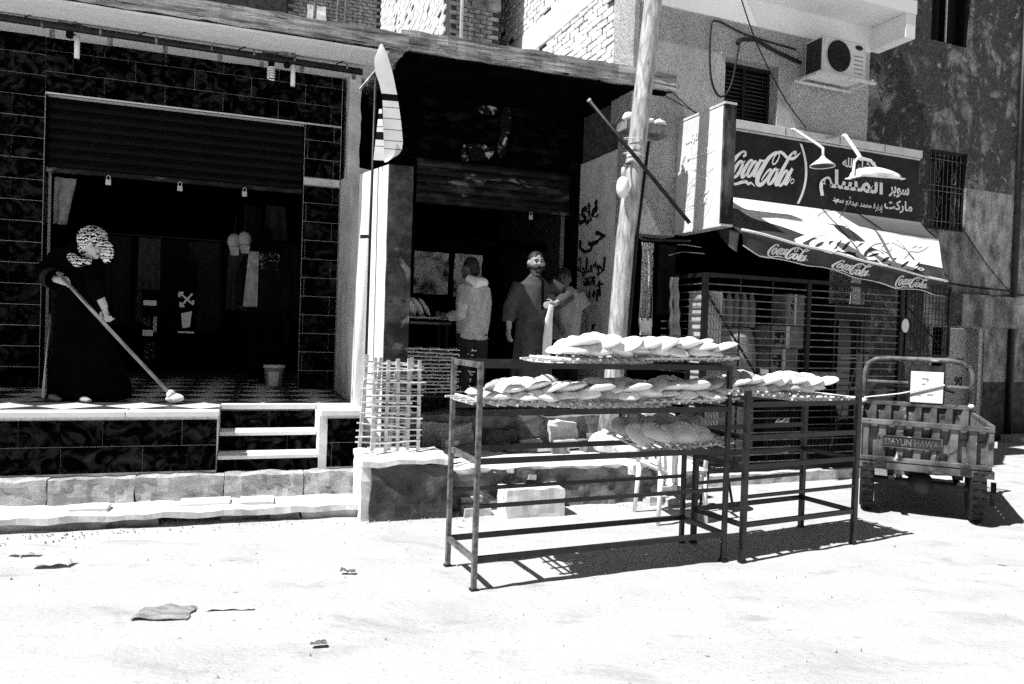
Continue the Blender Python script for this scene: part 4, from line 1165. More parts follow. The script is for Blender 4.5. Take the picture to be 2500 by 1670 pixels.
for z_ in (.6, .95, 1.3):
    mk('price_strip', MB().box(1.92, 2.35, .476, .482, z_, z_ + .022), 'fabric_grey', fz)
sp = thing('corrugated_bundle', 'pale ribbed stack strapped inside the left side of the cage', 'package', FC, (-.1, .5, .12))
for k in range(7):
    mk('rib_board', MB().box(-.19 + k * .035, -.165 + k * .035, .45, .70, .12, 1.98), 'bundle', sp)
mk('strap', MB().box(-.20, .06, .702, .71, 1.2, 1.24), 'steel_dark', sp)

# ================================================================ HANGING CLOTHES BY THE CAGE
hr = thing('hanging_rail', 'rail with hangers between the pole and the market cage', 'rail', FC, (-.5, .3, 2.5))
mk('rail', MB().tube([(-.72, .35, 2.50), (-.27, .55, 2.50)], .012, 8), 'steel_dark', hr)
mk('stay', MB().tube([(-.72, .35, 2.50), (-.69, .0, 2.62)], .01, 6), 'steel_dark', hr)
for k in range(2):
    a = -.42 + rnd(-.1, .12); 
    mk('hanger', MB().tube([(a - .16, .6 + rnd(0, .15), 2.30 + rnd(0, .16)), (a, .62, 2.42 + rnd(-.05, .08)), (a + .16, .7 + rnd(-.05, .1), 2.33 + rnd(0, .14))], .004, 5), 'steel_worn_sunlit', hr)
def cloth(name, label, cat, fr, s0, s1, z0, z1, d, mat, fold=.03, taper=0, seed=0, sway=0, group=None, part='cloth'):
    t = thing(name, label, cat, fr, ((s0 + s1) / 2, d, z0), group)
    def f(u, v):
        w_ = (s1 - s0) * (1 - taper * (1 - v))
        x = (s0 + s1) / 2 + (u - .5) * w_ + sway * (1 - v)
        return (x + .01 * noise.noise(Vector((u * 3, v * 3, seed))), d + fold * math.sin(u * 11 + seed) * (1.2 - v) + .02 * noise.noise(Vector((u * 4, v * 3, seed + 5))), z0 + (z1 - z0) * v + .02 * noise.noise(Vector((u * 3, 0, seed))))
    mk(part, MB().slab(f, 16, 16, .012, (0, -1, 0)), mat, t, smooth=True)
    return t
sc_ = cloth('knit_scarf', 'speckled knitted scarf with pale fringe hanging beside the pole', 'scarf', FC, -.73, -.58, 1.66, 2.48, .34, 'knit', .03, .1, 1)
mk('fringe', MB().slab(lambda u, v: (-.72 + .13 * u, .345 + .02 * math.sin(u * 14), 1.50 + .18 * v), 10, 3, .01, (0, -1, 0)), 'fabric_white', sc_, smooth=True)
jk = cloth('hanging_jacket', 'dark jacket with pale ribbed sleeve hanging by the market cage', 'jacket', FC, -.57, -.34, 1.72, 2.46, .42, 'fabric_char', .035, 0, 6, part='jacket_body')
mk('sleeve', MB().slab(lambda u, v: (-.455 + .10 * u + .05 * (1 - v) * (1 if u > .5 else .4), .47 + .02 * math.sin(u * 9) + .01 * math.sin(v * 20), 1.50 + .62 * v), 8, 20, .02, (0, -1, 0)), 'fabric_grey', jk, smooth=True)
mk('cuff', MB().slab(lambda u, v: (-.425 + .10 * u, .475 + .02 * math.sin(u * 9), 1.44 + .058 * v), 6, 3, .02, (0, -1, 0)), 'knit', jk, smooth=True)
cloth('hanging_shirt', 'dim striped shirt hanging between the scarf and the dark jacket', 'shirt', FC, -.64, -.52, 1.60, 2.40, .22, 'fabric_dim', .03, -.2, 9)
# small concrete hood over the clothes with bags on it
hd = thing('concrete_hood', 'small dark concrete hood above the hanging clothes', 'canopy', FC, (-.5, .3, 3.6))
mk('hood_slab', MB().gridbox(-.92, -.38, .005, .26, 3.66, 3.76, .08).rough(.012, 6, 2), 'dark_concrete', hd)
for k, (a, b, r_) in enumerate(((-.78, .17, .10), (-.62, .15, .085), (-.46, .15, .07))):
    bg_ = thing('plastic_bag', ['largest white plastic bag on the concrete hood, nearest the pole', 'middle white plastic bag on the concrete hood', 'smallest white plastic bag on the concrete hood, beside the box sign'][k], 'bag', FC, (a, b, 3.76), 'plastic bags on the concrete hood')
    organic('bag_body', MB().ball((a, b, 3.76 + r_ * .5), (r_ * 1.35, r_, r_ * .62), 14, 9).ball((a - r_ * 1.0, b + .03, 3.76 + r_ * .25), (r_ * .6, r_ * .5, r_ * .3)).rough(.02, 9, k), 'sack', bg_, .012, 1)
    mk('knot', MB().tube([(a, b, 3.76 + r_ * .9), (a + .02, b, 3.76 + r_ * 1.3)], [.02, .012], 6), 'sack', bg_)

# ================================================================ AC UNIT, LAMPS, CABLES ON THE FACADE
ac = thing('ac_unit', 'white air conditioner outdoor unit bracketed under the balcony', 'air conditioner', FC, (1.88, .28, 4.56))
mk('casing', MB().box(1.58, 2.25, .10, .38, 4.62, 5.05), 'ac_white', ac, bevel=.012)
mk('front_panel', MB().box(1.60, 2.02, .381, .388, 4.64, 5.03), 'ac_white', ac)
mk('fan_recess', MB().add([(1.81 + .185 * math.cos(2 * math.pi * k / 32), .390, 4.835 + .185 * math.sin(2 * math.pi * k / 32)) for k in range(32)], [tuple(range(32))]), 'ac_dark', ac)
for r_ in (.05, .09, .13, .16, .187):
    mk('guard_ring', MB().tube([(1.81 + r_ * math.cos(2 * math.pi * k / 28), .398, 4.835 + r_ * math.sin(2 * math.pi * k / 28)) for k in range(29)], .0035, 5, False), 'steel_dark' if r_ < .18 else 'ac_white', ac)
for k in range(12):
    t = 2 * math.pi * k / 12
    mk('guard_spoke', MB().tube([(1.81 + .03 * math.cos(t), .40, 4.835 + .03 * math.sin(t)), (1.81 + .185 * math.cos(t), .40, 4.835 + .185 * math.sin(t))], .003, 5), 'steel_dark', ac)
mk('side_grille', MB().box(1.568, 1.579, .13, .36, 4.65, 5.02), 'ac_dark', ac)
for k in range(5):
    mk('panel_groove', MB().box(2.06, 2.20, .3805, .384, 4.68 + k * .05, 4.686 + k * .05), 'steel_dark', ac)
mk('badge', MB().add([(2.13 + .06 * math.cos(2 * math.pi * k / 20), .386, 4.985 + .03 * math.sin(2 * math.pi * k / 20)) for k in range(20)], [tuple(range(20))]), 'paint_black', ac)
for a in (1.50, 2.27):
    mk('bracket', MB().box(a, a + .03, .0, .46, 4.585, 4.617), 'steel_pale', ac)
mk('bracket_rail', MB().box(1.44, 2.33, .43, .47, 4.562, 4.584), 'steel_pale', ac)
mk('bracket_rail', MB().box(1.44, 2.33, .08, .11, 4.562, 4.584), 'steel_pale', ac)
mk('pipe', MB().tube([(1.56, .06, 4.82), (1.2, .04, 4.90), (.9, .03, 4.99), (.7, .03, 4.96), (.64, .03, 4.9)], .022, 8), 'cable', ac, smooth=True)

cl = thing('sign_lamp', 'gooseneck lamp with a shallow cone shade over the sign', 'lamp', FC, (1.45, .02, 3.95))
mk('arm', MB().tube([(1.47, .0, 4.03), (1.44, .12, 4.0), (1.23, .72, 3.66), (1.17, .86, 3.58), (1.155, .88, 3.47)], .014, 8), 'ac_white', cl, smooth=True)
mk('shade', MB().lathe([(.02, .10), (.03, .08), (.13, .0), (.132, -.012), (.122, -.006), (.025, .07)], (1.15, .88, 3.39), 20, (True, False)), 'ac_white', cl, smooth=True)
mk('shade_inside', MB().lathe([(.120, -.004), (.02, .06)], (1.15, .88, 3.388), 20, (False, True)), 'ac_dark', cl, smooth=True)
fl = thing('sign_lamp', 'large white floodlight on a bent arm in front of the sign', 'lamp', FC, (2.0, .02, 3.92))
mk('arm', MB().tube([(2.03, .0, 3.99), (1.87, .48, 3.90), (1.74, .80, 3.60), (1.70, .88, 3.52)], .02, 6), 'ac_white', fl)
mk('yoke', MB().tube([(1.57, .90, 3.34), (1.585, .90, 3.48), (1.64, .90, 3.53), (1.82, .90, 3.515), (1.90, .90, 3.45)], .016, 6), 'ac_white', fl)
rings = []
for i in range(13):
    t = i / 12
    sx = 1.60 + .60 * t
    hh = .015 + .085 * math.sin(math.pi * min(1, t * .72 + .16))
    rings.append([(sx, .90 + .11 * math.cos(a) * (.7 + .3 * math.sin(math.pi * t)), 3.335 + .03 * t + hh * math.sin(a)) for a in [math.pi * k / 10 for k in range(11)]] + [(sx, .90 - .1, 3.32 + .03 * t), (sx, .90 + .1, 3.32 + .03 * t)])
mk('reflector', MB().loft(rings), 'white_paint', fl, smooth=True)
mk('rim', MB().hexa([(1.57, .79, 3.302), (2.23, .79, 3.335), (2.23, 1.01, 3.335), (1.57, 1.01, 3.302), (1.57, .79, 3.314), (2.23, .79, 3.347), (2.23, 1.01, 3.347), (1.57, 1.01, 3.314)]), 'white_paint', fl)
mk('lamp_glass', MB().hexa([(1.62, .81, 3.292), (2.18, .81, 3.32), (2.18, .99, 3.32), (1.62, .99, 3.292), (1.62, .81, 3.298), (2.18, .81, 3.328), (2.18, .99, 3.328), (1.62, .99, 3.298)]), 'glass_dark', fl)
mk('lamp_lead', MB().tube([(1.70, .92, 3.30), (1.80, .6, 3.05), (2.2, .1, 3.0)], .006, 5), 'cable', fl)

def cable(label, pts, r_=.008, fr=FC, sub=10):
    P = []
    n = len(pts)
    for i in range(n - 1):
        a, b, c, d = [Vector(pts[max(0, min(n - 1, i + k))]) for k in (-1, 0, 1, 2)]
        for k in range(sub):
            t = k / sub
            P.append(.5 * (2 * b + (c - a) * t + (2 * a - 5 * b + 4 * c - d) * t * t + (3 * b - a - 3 * c + d) * t ** 3))
    P.append(Vector(pts[-1]))
    o = mk('cable', MB().tube(P, r_, 6), 'cable', None, smooth=True, frame=fr)
    return tag(o, label, 'cable')
cable('black cable hanging in a long loop left of the shuttered window', [(1.5, .03, 4.98), (.75, .04, 5.02), (.33, .04, 5.10), (.25, .05, 4.95), (.26, .06, 4.5), (.35, .06, 4.28), (.47, .05, 4.27), (.58, .04, 4.45), (.66, .04, 4.88), (.70, .03, 4.95)], .012)
cable('thin black wire slanting across the shuttered window to the sign', [(.10, .5, 5.6), (.62, .35, 4.85), (1.2, .2, 4.32), (1.62, .12, 4.04)], .007)
cable('thin wire from the pole down to the box sign', [(-.62, .02, 4.55), (-.3, .05, 4.25), (.05, .2, 3.92)], .006)
cable('second thin wire from the pole, crossing the first near the box sign', [(-.66, .02, 4.32), (-.35, .05, 4.16), (.3, .08, 3.95)], .006)
cable('black wire crossing the awning from the sign to the valance', [(2.45, .07, 3.15), (2.75, .32, 2.86), (2.86, .5, 2.66), (3.0, .72, 2.30)], .007)
cable('sagging wire along the wall right of the awning', [(3.0, -.9, 3.1), (4.3, -.94, 2.62), (5.6, -.96, 2.45), (7.0, -.94, 2.40)], .014)
cable('lower sagging wire along the wall above the door block', [(3.0, -.9, 2.4), (4.4, -.94, 2.34), (5.8, -.95, 2.26), (7.6, -.94, 2.38)], .014)
cable('steep wire running from under the barred window to the drain pipe', [(5.85, -.95, 3.25), (6.4, -.94, 2.75), (6.98, -.9, 2.3)], .008)
cable('thin wire slanting from the awning end to the barred window', [(3.5, -.1, 3.15), (4.4, -.92, 2.95), (5.5, -.94, 2.55)], .007)

# ================================================================ FLAG AND PIPE ON THE LEFT
pr = thing('steel_pipe', 'long dark steel pipe hung with clamps under the white soffit', 'pipe', FA, (1, 1.0, 4.03))
mk('tube', MB().tube([(-1.2, 1.0, 4.05), (1, 1.0, 4.035), (3.06, 1.0, 4.02)], .032, 12), 'steel_dark', pr, smooth=True)
for k in range(9):
    s = -.5 + k * .42 + rnd(-.08, .08)
    mk('clamp', MB().tube([(s, 1.0, 4.037), (s + .018, 1.0, 4.037)], .036, 12), 'steel_worn_sunlit', pr)
    mk('drop_tab', MB().box(s + .06, s + .10, .98, 1.0, 3.94, 4.002), 'steel_worn_sunlit', pr)
for k, s in enumerate((.15, 1.05, 1.9, 2.8)):
    mk('hanger_wire', MB().tube([(s, 1.0, 4.06), (s + .1, 1.05, 4.10)], .006, 5), 'steel_dark', pr)
def hang_lamp(label, s, d, spiral):
    l = thing('hanging_lamp', label, 'lamp', FA, (s, d, 4.0))
    zt = 3.96 + (1.80 - d) * .16
    mk('ceiling_plate', MB().lathe([(.09, .0), (.085, -.02), (.04, -.035)], (s, d, zt), 16), 'steel_worn_sunlit', l, smooth=True)
    mk('holder', MB().lathe([(.022, -.03), (.03, -.06), (.03, -.12), (.024, -.13)], (s, d, zt), 12), 'fabric_char', l, smooth=True)
    if spiral:
        mk('spiral_bulb', MB().tube([(s + .032 * math.cos(t), d + .032 * math.sin(t), zt - .135 - .0036 * t) for t in [k * .45 for k in range(70)]], .0075, 6), 'white_plastic', l, smooth=True)
    else:
        mk('tube_bulb', MB().tube([(s + .06, d, zt - .10), (s + .06, d, zt - .30)], .022, 12), 'white_plastic', l, smooth=True)
        mk('tube_bracket', MB().tube([(s, d, zt - .09), (s + .06, d, zt - .10)], .012, 6), 'steel_dark', l)
    mk('flex', MB().tube([(s, d, zt - .002), (s + .2, d + .3, zt - .02), (s + .25, d + .75, zt - .09)], .006, 5), 'cable', l)
hang_lamp('ceiling lamp with a spiral bulb under the soffit near the flag', 2.20, .92, True)
hang_lamp('ceiling lamp with a straight tube bulb beside the spiral bulb', 2.34, 1.0, False)
hang_lamp('ceiling lamp with a tube bulb at the far left of the soffit', .50, .95, False)

fg = thing('street_flag', 'faded striped banner flag hanging limp from its pole at the pillar', 'flag', FA, (3.15, 1.64, .8))
mk('flag_pole', MB().tube([(3.11, 1.66, 3.80), (3.10, 1.68, 2.3), (3.095, 1.69, .76)], .012, 10), 'steel_dark', fg, smooth=True)
mk('cross_arm', MB().tube([(2.98, 1.66, 3.64), (3.12, 1.66, 3.845)], .014, 8), 'steel_worn_sunlit', fg)
mk('finial', MB().ball((3.125, 1.66, 3.855), .022, 10, 6), 'white_paint', fg, smooth=True)
def interp(tab, z_):
    for a, b in zip(tab, tab[1:]):
        if a[0] >= z_ >= b[0]:
            return a[1] + (b[1] - a[1]) * (a[0] - z_) / (a[0] - b[0])
    return tab[-1][1]
FLl = [(4.06, 3.135), (3.92, 3.085), (3.80, 3.10), (3.70, 3.14), (3.58, 3.168), (3.2, 3.19), (3.0, 3.20)]
FLr = [(4.06, 3.150), (3.97, 3.195), (3.82, 3.245), (3.62, 3.292), (3.39, 3.332), (3.2, 3.355), (3.10, 3.345), (3.0, 3.22)]
def flag_strip(z0, z1, mat, name, l_, r_, dd=1.70, nz_=None):
    def f(u, v):
        zz_ = z0 + (z1 - z0) * v
        a, b = interp(l_, zz_), interp(r_, zz_)
        return (a + (b - a) * u, dd + .02 * u, zz_)
    mk(name, MB().slab(f, 10, nz_ or max(2, int((z1 - z0) / .04)), .003, (0, -1, 0)), mat, fg)
cuts = [(4.06, 0), (3.62, 1), (3.56, 0), (3.503, 1), (3.497, 0), (3.403, 1), (3.397, 0), (3.303, 1), (3.297, 0), (3.203, 1), (3.197, 0), (3.128, 1), (3.122, 0), (3.0, None)]
for (za, dk), (zb, _) in zip(cuts, cuts[1:]):
    flag_strip(zb + .0003, za - .0003, 'fabric_char' if dk else 'flag_cloth', 'dark_stripe' if dk else 'flag_cloth', FLl, FLr)
LLl = [(3.46, 3.135), (3.0, 3.10)]; LLr = [(3.46, 3.155), (3.3, 3.172), (3.0, 3.192)]
cuts = [(3.46, 0), (3.42, 1), (3.37, 0), (3.305, 1), (3.299, 0), (3.255, 1), (3.185, 0), (3.13, 1), (3.124, 0), (3.0, None)]
for (za, dk), (zb, _) in zip(cuts, cuts[1:]):
    flag_strip(zb + .0003, za - .0003, 'fabric_char' if dk else 'flag_cloth', 'dark_stripe' if dk else 'flag_cloth', LLl, LLr, 1.745)
for ch_ in fg.children:      # the flag hangs just clear of the roof edge
    for v_ in ch_.data.vertices:
        zz_ = v_.co.z + .8
        v_.co = (v_.co.x - .05, v_.co.y - .28, 1.5 + (zz_ - 1.5) * .957 - .8)
# rolled white banner strapped to the pillar below
rb = thing('rolled_banner', 'tall white rolled banner strapped upright to the pillar under the flag', 'banner', FA, (3.08, 2.0, .79))
mk('banner', MB().tube([(3.02, 1.80, .79), (3.03, 1.80, 1.8), (3.03, 1.81, 2.85)], [.045, .042, .04], 10).rough(.004, 8, 2), 'fabric_white', rb, smooth=True)
mk('strap', MB().tube([(3.03, 1.80, 2.28), (3.03, 1.80, 2.31)], .047, 10), 'steel_dark', rb)

# ================================================================ THINGS IN AND BY THE CLOTHES SHOP
def padlock(label, s, d, z_):
    p = thing('padlock', label, 'padlock', FA, (s, d, z_ - .08))
    mk('lock_body', MB().box(s - .025, s + .025, d - .01, d + .012, z_ - .075, z_ - .02), 'steel_pale', p, bevel=.004)
    mk('shackle', MB().tube([(s - .016, d, z_ - .02), (s - .016, d, z_ + .012), (s, d, z_ + .025), (s + .016, d, z_ + .012), (s + .016, d, z_ - .02)], .004, 6), 'steel_pale', p)
padlock('left padlock dangling under the clothes shop shutter', .66, -.04, 2.93)
padlock('middle padlock dangling under the clothes shop shutter', 1.33, -.04, 2.93)
padlock('right padlock dangling under the clothes shop shutter', 1.97, -.04, 2.93)
padlock('padlock dangling under the bakery shutter', 5.27, -.04, 2.945)
cloth('hanging_shirt', 'grey shirt hung at the left jamb of the clothes shop', 'shirt', FA, .12, .32, 2.45, 2.93, -.3, 'fabric_grey', .02, .35, 3, -.04)
bk = thing('paint_bucket', 'white lidded plastic bucket with label standing inside the shop door', 'bucket', FA, (2.33, -.22, .78))
mk('bucket_body', MB().lathe([(.085, 0), (.09, .005), (.105, .20), (.108, .215)], (2.33, -.22, .781), 20), 'fabric_grey', bk, smooth=True)
mk('lid', MB().lathe([(.112, .216), (.118, .22), (.118, .245), (.10, .25)], (2.33, -.22, .781), 20), 'white_plastic', bk, smooth=True)
mk('bucket_label', MB().sheet(lambda u, v: (2.33 + (.0925 + .016 * v) * math.cos(-2.2 + 1.1 * u + math.pi) * -1, -.22 + (.0925 + .016 * v) * math.sin(2.2 - 1.1 * u + 0) , .80 + .16 * v), 8, 2), 'white_plastic', bk, smooth=True)
for k, (s, z_) in enumerate(((1.86, 2.42), (1.97, 2.45))):
    c = thing('hat', ['lower grey cap hung beside the jacket in the shop', 'upper grey cap hung beside the jacket in the shop'][k], 'cap', FA, (s, -.6, z_ - .1), 'caps hung in the shop')
    mk('crown', MB().ball((s, -.6, z_), (.075, .06, .095), 14, 9), 'fabric_grey', c, smooth=True)
    mk('brim', MB().hexa([(s - .03, -.57, z_ - .16), (s + .05, -.57, z_ - .16), (s + .06, -.54, z_ - .07), (s - .05, -.54, z_ - .07), (s - .03, -.575, z_ - .155), (s + .05, -.575, z_ - .155), (s + .06, -.55, z_ - .065), (s - .05, -.55, z_ - .065)]), 'fabric_grey', c)
    mk('loop', MB().tube([(s, -.6, z_ + .09), (s + .02, -.6, z_ + .3)], .004, 5), 'cable', c)
mn = thing('display_mannequin', 'mannequin in a dark jacket over a pale shirt and patterned trousers inside the shop', 'mannequin', FA, (2.18, -.75, .78))
organic('mannequin_body', MB().ball((2.20, -.75, 2.50), (.085, .095, .12)).tube([(2.20, -.75, 2.42), (2.20, -.75, 2.3)], .05).tube([(2.2, -.75, .80), (2.2, -.75, 2.35)], .05), 'fabric_black', mn, .014, 2)
organic('jacket', MB().loft([[(2.21 + rx * math.cos(t), -.75 + ry * math.sin(t), z_) for t in [2 * math.pi * k / 20 for k in range(20)]] for z_, rx, ry in ((1.60, .20, .14), (1.9, .21, .15), (2.2, .23, .14), (2.32, .20, .11), (2.38, .08, .07))]).tube([(2.40, -.75, 2.28), (2.46, -.74, 2.0), (2.45, -.68, 1.66)], [.07, .065, .055], 12).tube([(2.02, -.75, 2.28), (1.96, -.74, 2.0), (1.94, -.70, 1.7)], [.07, .065, .055], 12).rough(.01, 7, 1), 'fabric_char', mn, .014, 3)
mk('shirt_front', MB().slab(lambda u, v: (2.02 + .11 * u - .05 * (1 - v) * (1 - u), -.60 + .02 * math.sin(3 * u), 1.68 + .64 * v), 8, 12, .01, (0, -1, 0)), 'fabric_grey', mn, smooth=True)
mk('chest_print', MB().slab(lambda u, v: (2.14 + .22 * u, -.595 - .04 * u, 2.12 + .2 * v), 8, 6, .006, (0, -1, 0)), 'fabric_print', mn, smooth=True)
organic('trousers', MB().tube([(2.12, -.75, 1.64), (2.12, -.74, 1.2), (2.11, -.72, .84)], [.11, .085, .07], 14).tube([(2.30, -.75, 1.64), (2.31, -.74, 1.2), (2.32, -.72, .84)], [.11, .085, .07], 14).rough(.012, 7, 4), 'fabric_print_dark', mn, .014, 2) if False else organic('trousers', MB().tube([(2.12, -.75, 1.64), (2.12, -.74, 1.2), (2.11, -.72, .84)], [.11, .085, .07], 14).tube([(2.30, -.75, 1.64), (2.31, -.74, 1.2), (2.32, -.72, .84)], [.11, .085, .07], 14).rough(.012, 7, 4), 'fabric_black', mn, .014, 2)
mk('stand_base', MB().lathe([(.14, 0), (.14, .015), (.03, .025)], (2.2, -.75, .781), 18), 'steel_dark', mn, smooth=True)
t1 = cloth('hanging_trousers', 'dark trousers with white flower and stripe prints hung deep in the shop', 'trousers', FA, .84, 1.06, .95, 1.85, -1.2, 'fabric_black', .01, .2, 2)
for a, b, z0, z1, m__ in ((.86, 1.0, 1.66, 1.72, 'fabric_white'), (.86, .95, 1.42, 1.52, 'fabric_print'), (.97, 1.01, 1.35, 1.53, 'knit'), (.86, .97, 1.30, 1.37, 'fabric_white'), (.88, .99, 1.02, 1.24, 'fabric_print')):
    mk('print_patch', MB().box(a, b, -1.165, -1.16, z0, z1), m__, t1)
t2 = cloth('hanging_trousers', 'dark trousers with crossed white arrow print hung deep in the shop', 'trousers', FA, 1.20, 1.44, 1.30, 2.2, -1.2, 'fabric_black', .01, .1, 5)
for p, q in (((1.24, 1.83), (1.40, 1.69)), ((1.39, 1.82), (1.26, 1.66))):
    mk('arrow_shaft', MB().bar((p[0], -1.158, p[1]), (q[0], -1.158 - (.004 if p[0] < 1.3 else 0), q[1]), .004, .022), 'fabric_white', t2)
for cx, cz, dx, dz in ((1.245, 1.825, 1, -1), (1.40, 1.69, -1, 1), (1.262, 1.665, 1, 1)):
    mk('arrow_head', MB().box(cx - .005, cx + .045 * dx if dx > 0 else cx, -1.153, -1.150, cz - .012, cz + .012).box(cx - .012, cx + .012, -1.149, -1.147, min(cz, cz + .05 * dz), max(cz, cz + .05 * dz)), 'fabric_white', t2)
mk('print_patch', MB().hexa([(1.29, -1.16, 1.40), (1.37, -1.16, 1.42), (1.37, -1.157, 1.42), (1.29, -1.157, 1.40), (1.27, -1.16, 1.58), (1.39, -1.16, 1.61), (1.39, -1.157, 1.61), (1.27, -1.157, 1.58)]), 'fabric_white', t2)
mk('print_stripe', MB().box(1.24, 1.42, -1.16, -1.156, 1.345, 1.365), 'fabric_white', t2)
cloth('hanging_coat', 'dark coat hung above the mannequin at the right of the shop', 'coat', FA, 1.95, 2.14, 2.42, 2.9, -.95, 'fabric_char', .03, 0, 7)
cloth('hanging_coat', 'grey skirt hung behind the mannequin at the right of the shop', 'skirt', FA, 2.2, 2.42, 2.5, 2.92, -.95, 'fabric_hoodie2' if 'fabric_hoodie2' in MATS else 'fabric_jean', .04, -.3, 8)
gl_ = thing('clothes_rail', 'long rail of dim clothes at the back of the shop', 'rail', FA, (1.5, -1.9, .78))
mk('rail_tube', MB().tube([(.2, -1.9, 2.55), (2.8, -1.9, 2.55)], .014, 8), 'steel_dark', gl_)
for k in range(14):
    a = .3 + k * .175 + rnd(-.03, .03); w__ = rnd(.10, .16); zl = rnd(1.2, 1.7); sd_ = k * 3.3
    o_ = cloth('hanging_garment', 'dim %s garment hung %s along the back rail' % (['dark', 'grey', 'charcoal'][k % 3], 'number %d from the left' % (k + 1) if False else ['far left', 'left of the printed trousers', 'left of centre', 'at the centre', 'right of centre', 'behind the caps', 'behind the mannequin'][k // 2] + (', nearer the door' if k % 2 else ', deeper')), 'garment', FA, a - w__, a + w__, zl, 2.52, -1.9 + (.09 if k % 2 else -.09), ['fabric_dim', 'fabric_jean', 'fabric_char'][k % 3], .03, -.15, sd_)
st2 = thing('shop_shelf', 'dark display shelf inside the left jamb of the clothes shop', 'shelf', FA, (.2, -.6, .78))
mk('shelf_side', MB().box(.10, .13, -.9, -.35, .78, 1.9), 'wood', st2)
for z_ in (.80, 1.1, 1.4, 1.7):
    mk('shelf_board', MB().box(.131, .38, -.9, -.36, z_, z_ + .025), 'wood', st2)
rg = thing('floor_ring', 'small dark iron ring lying on the chequered shop floor', 'ring', FA, (2.02, .55, .78))
mk('ring', MB().tube([(1.98 + .04 * math.cos(math.pi * k / 10), .60, .783 + .04 * math.sin(math.pi * k / 10)) for k in range(11)], .007, 6), 'steel_dark', rg)

# ================================================================ PEOPLE
def V3(*a): return Vector(a)
def add_hand(mb, wrist, fwd, side, curl=.6, size=1.0):
    """palm, four bent fingers and a thumb; fwd and side are unit vectors"""
    wrist, fwd, side = Vector(wrist), Vector(fwd).normalized(), Vector(side).normalized()
    nrm = fwd.cross(side).normalized()
    c = wrist + fwd * .045 * size
    mb.tube([tuple(wrist), tuple(wrist + fwd * .03 * size), tuple(wrist + fwd * .085 * size)], [(.022 * size, .026 * size), (.018 * size, .036 * size), (.014 * size, .038 * size)], 10)
    for k, ln in enumerate((.066, .075, .070, .055)):
        b = wrist + fwd * .085 * size + side * (-.030 + .020 * k) * size
        d1 = (fwd * math.cos(curl * .5) + nrm * math.sin(curl * .5))
        d2 = (fwd * math.cos(curl * 1.6) + nrm * math.sin(curl * 1.6))
        p1 = b + d1 * ln * .5 * size
        mb.tube([tuple(b - fwd * .01), tuple(p1), tuple(p1 + d2 * ln * .5 * size)], [.0105 * size, .010 * size, .008 * size], 7)
    tb = wrist + fwd * .03 * size - side * .035 * size
    t1 = tb + (fwd * .6 - side * .7 + nrm * .3).normalized() * .035 * size
    mb.tube([tuple(tb), tuple(t1), tuple(t1 + (fwd * .9 + nrm * .5).normalized() * .03 * size)], [.013 * size, .011 * size, .009 * size], 7)
def add_head(mb, c, f, s=1.0):
    c, f = Vector(c), Vector(f).normalized()
    sd = Vector((-f.y, f.x, 0)).normalized()
    mb.ball(tuple(c), (.082 * s, .086 * s, .112 * s), 14, 10)
    mb.ball(tuple(c + f * .025 * s - Vector((0, 0, .055 * s))), (.062 * s, .062 * s, .062 * s), 12, 8)     # jaw
    mb.ball(tuple(c + f * .055 * s - Vector((0, 0, .088 * s))), (.028 * s,) * 3, 8, 6)                     # chin
    n0 = c + f * .080 * s + Vector((0, 0, .012 * s))
    mb.tube([tuple(n0), tuple(n0 + f * .022 * s - Vector((0, 0, .042 * s)))], [.008 * s, .015 * s], 8)       # nose
    for g in (-1, 1):
        mb.ball(tuple(c + sd * g * .085 * s - Vector((0, 0, .01 * s))), (.014 * s, .022 * s, .030 * s), 8, 6)  # ears
        mb.ball(tuple(c + f * .064 * s + sd * g * .032 * s - Vector((0, 0, .022 * s))), (.026 * s,) * 3, 8, 6)  # cheeks
        mb.tube([tuple(c + f * .080 * s + sd * g * .012 * s + Vector((0, 0, .022 * s))), tuple(c + f * .070 * s + sd * g * .05 * s + Vector((0, 0, .018 * s)))], .011 * s, 6)  # brow
    mb.tube([tuple(c + f * .078 * s + sd * -.022 * s - Vector((0, 0, .060 * s))), tuple(c + f * .084 * s - Vector((0, 0, .058 * s))), tuple(c + f * .078 * s + sd * .022 * s - Vector((0, 0, .060 * s)))], .008 * s, 6)
    mb.tube([tuple(c - Vector((0, 0, .07 * s)) - f * .015 * s), tuple(c - Vector((0, 0, .19 * s)) - f * .03 * s)], [.05 * s, .056 * s], 12)
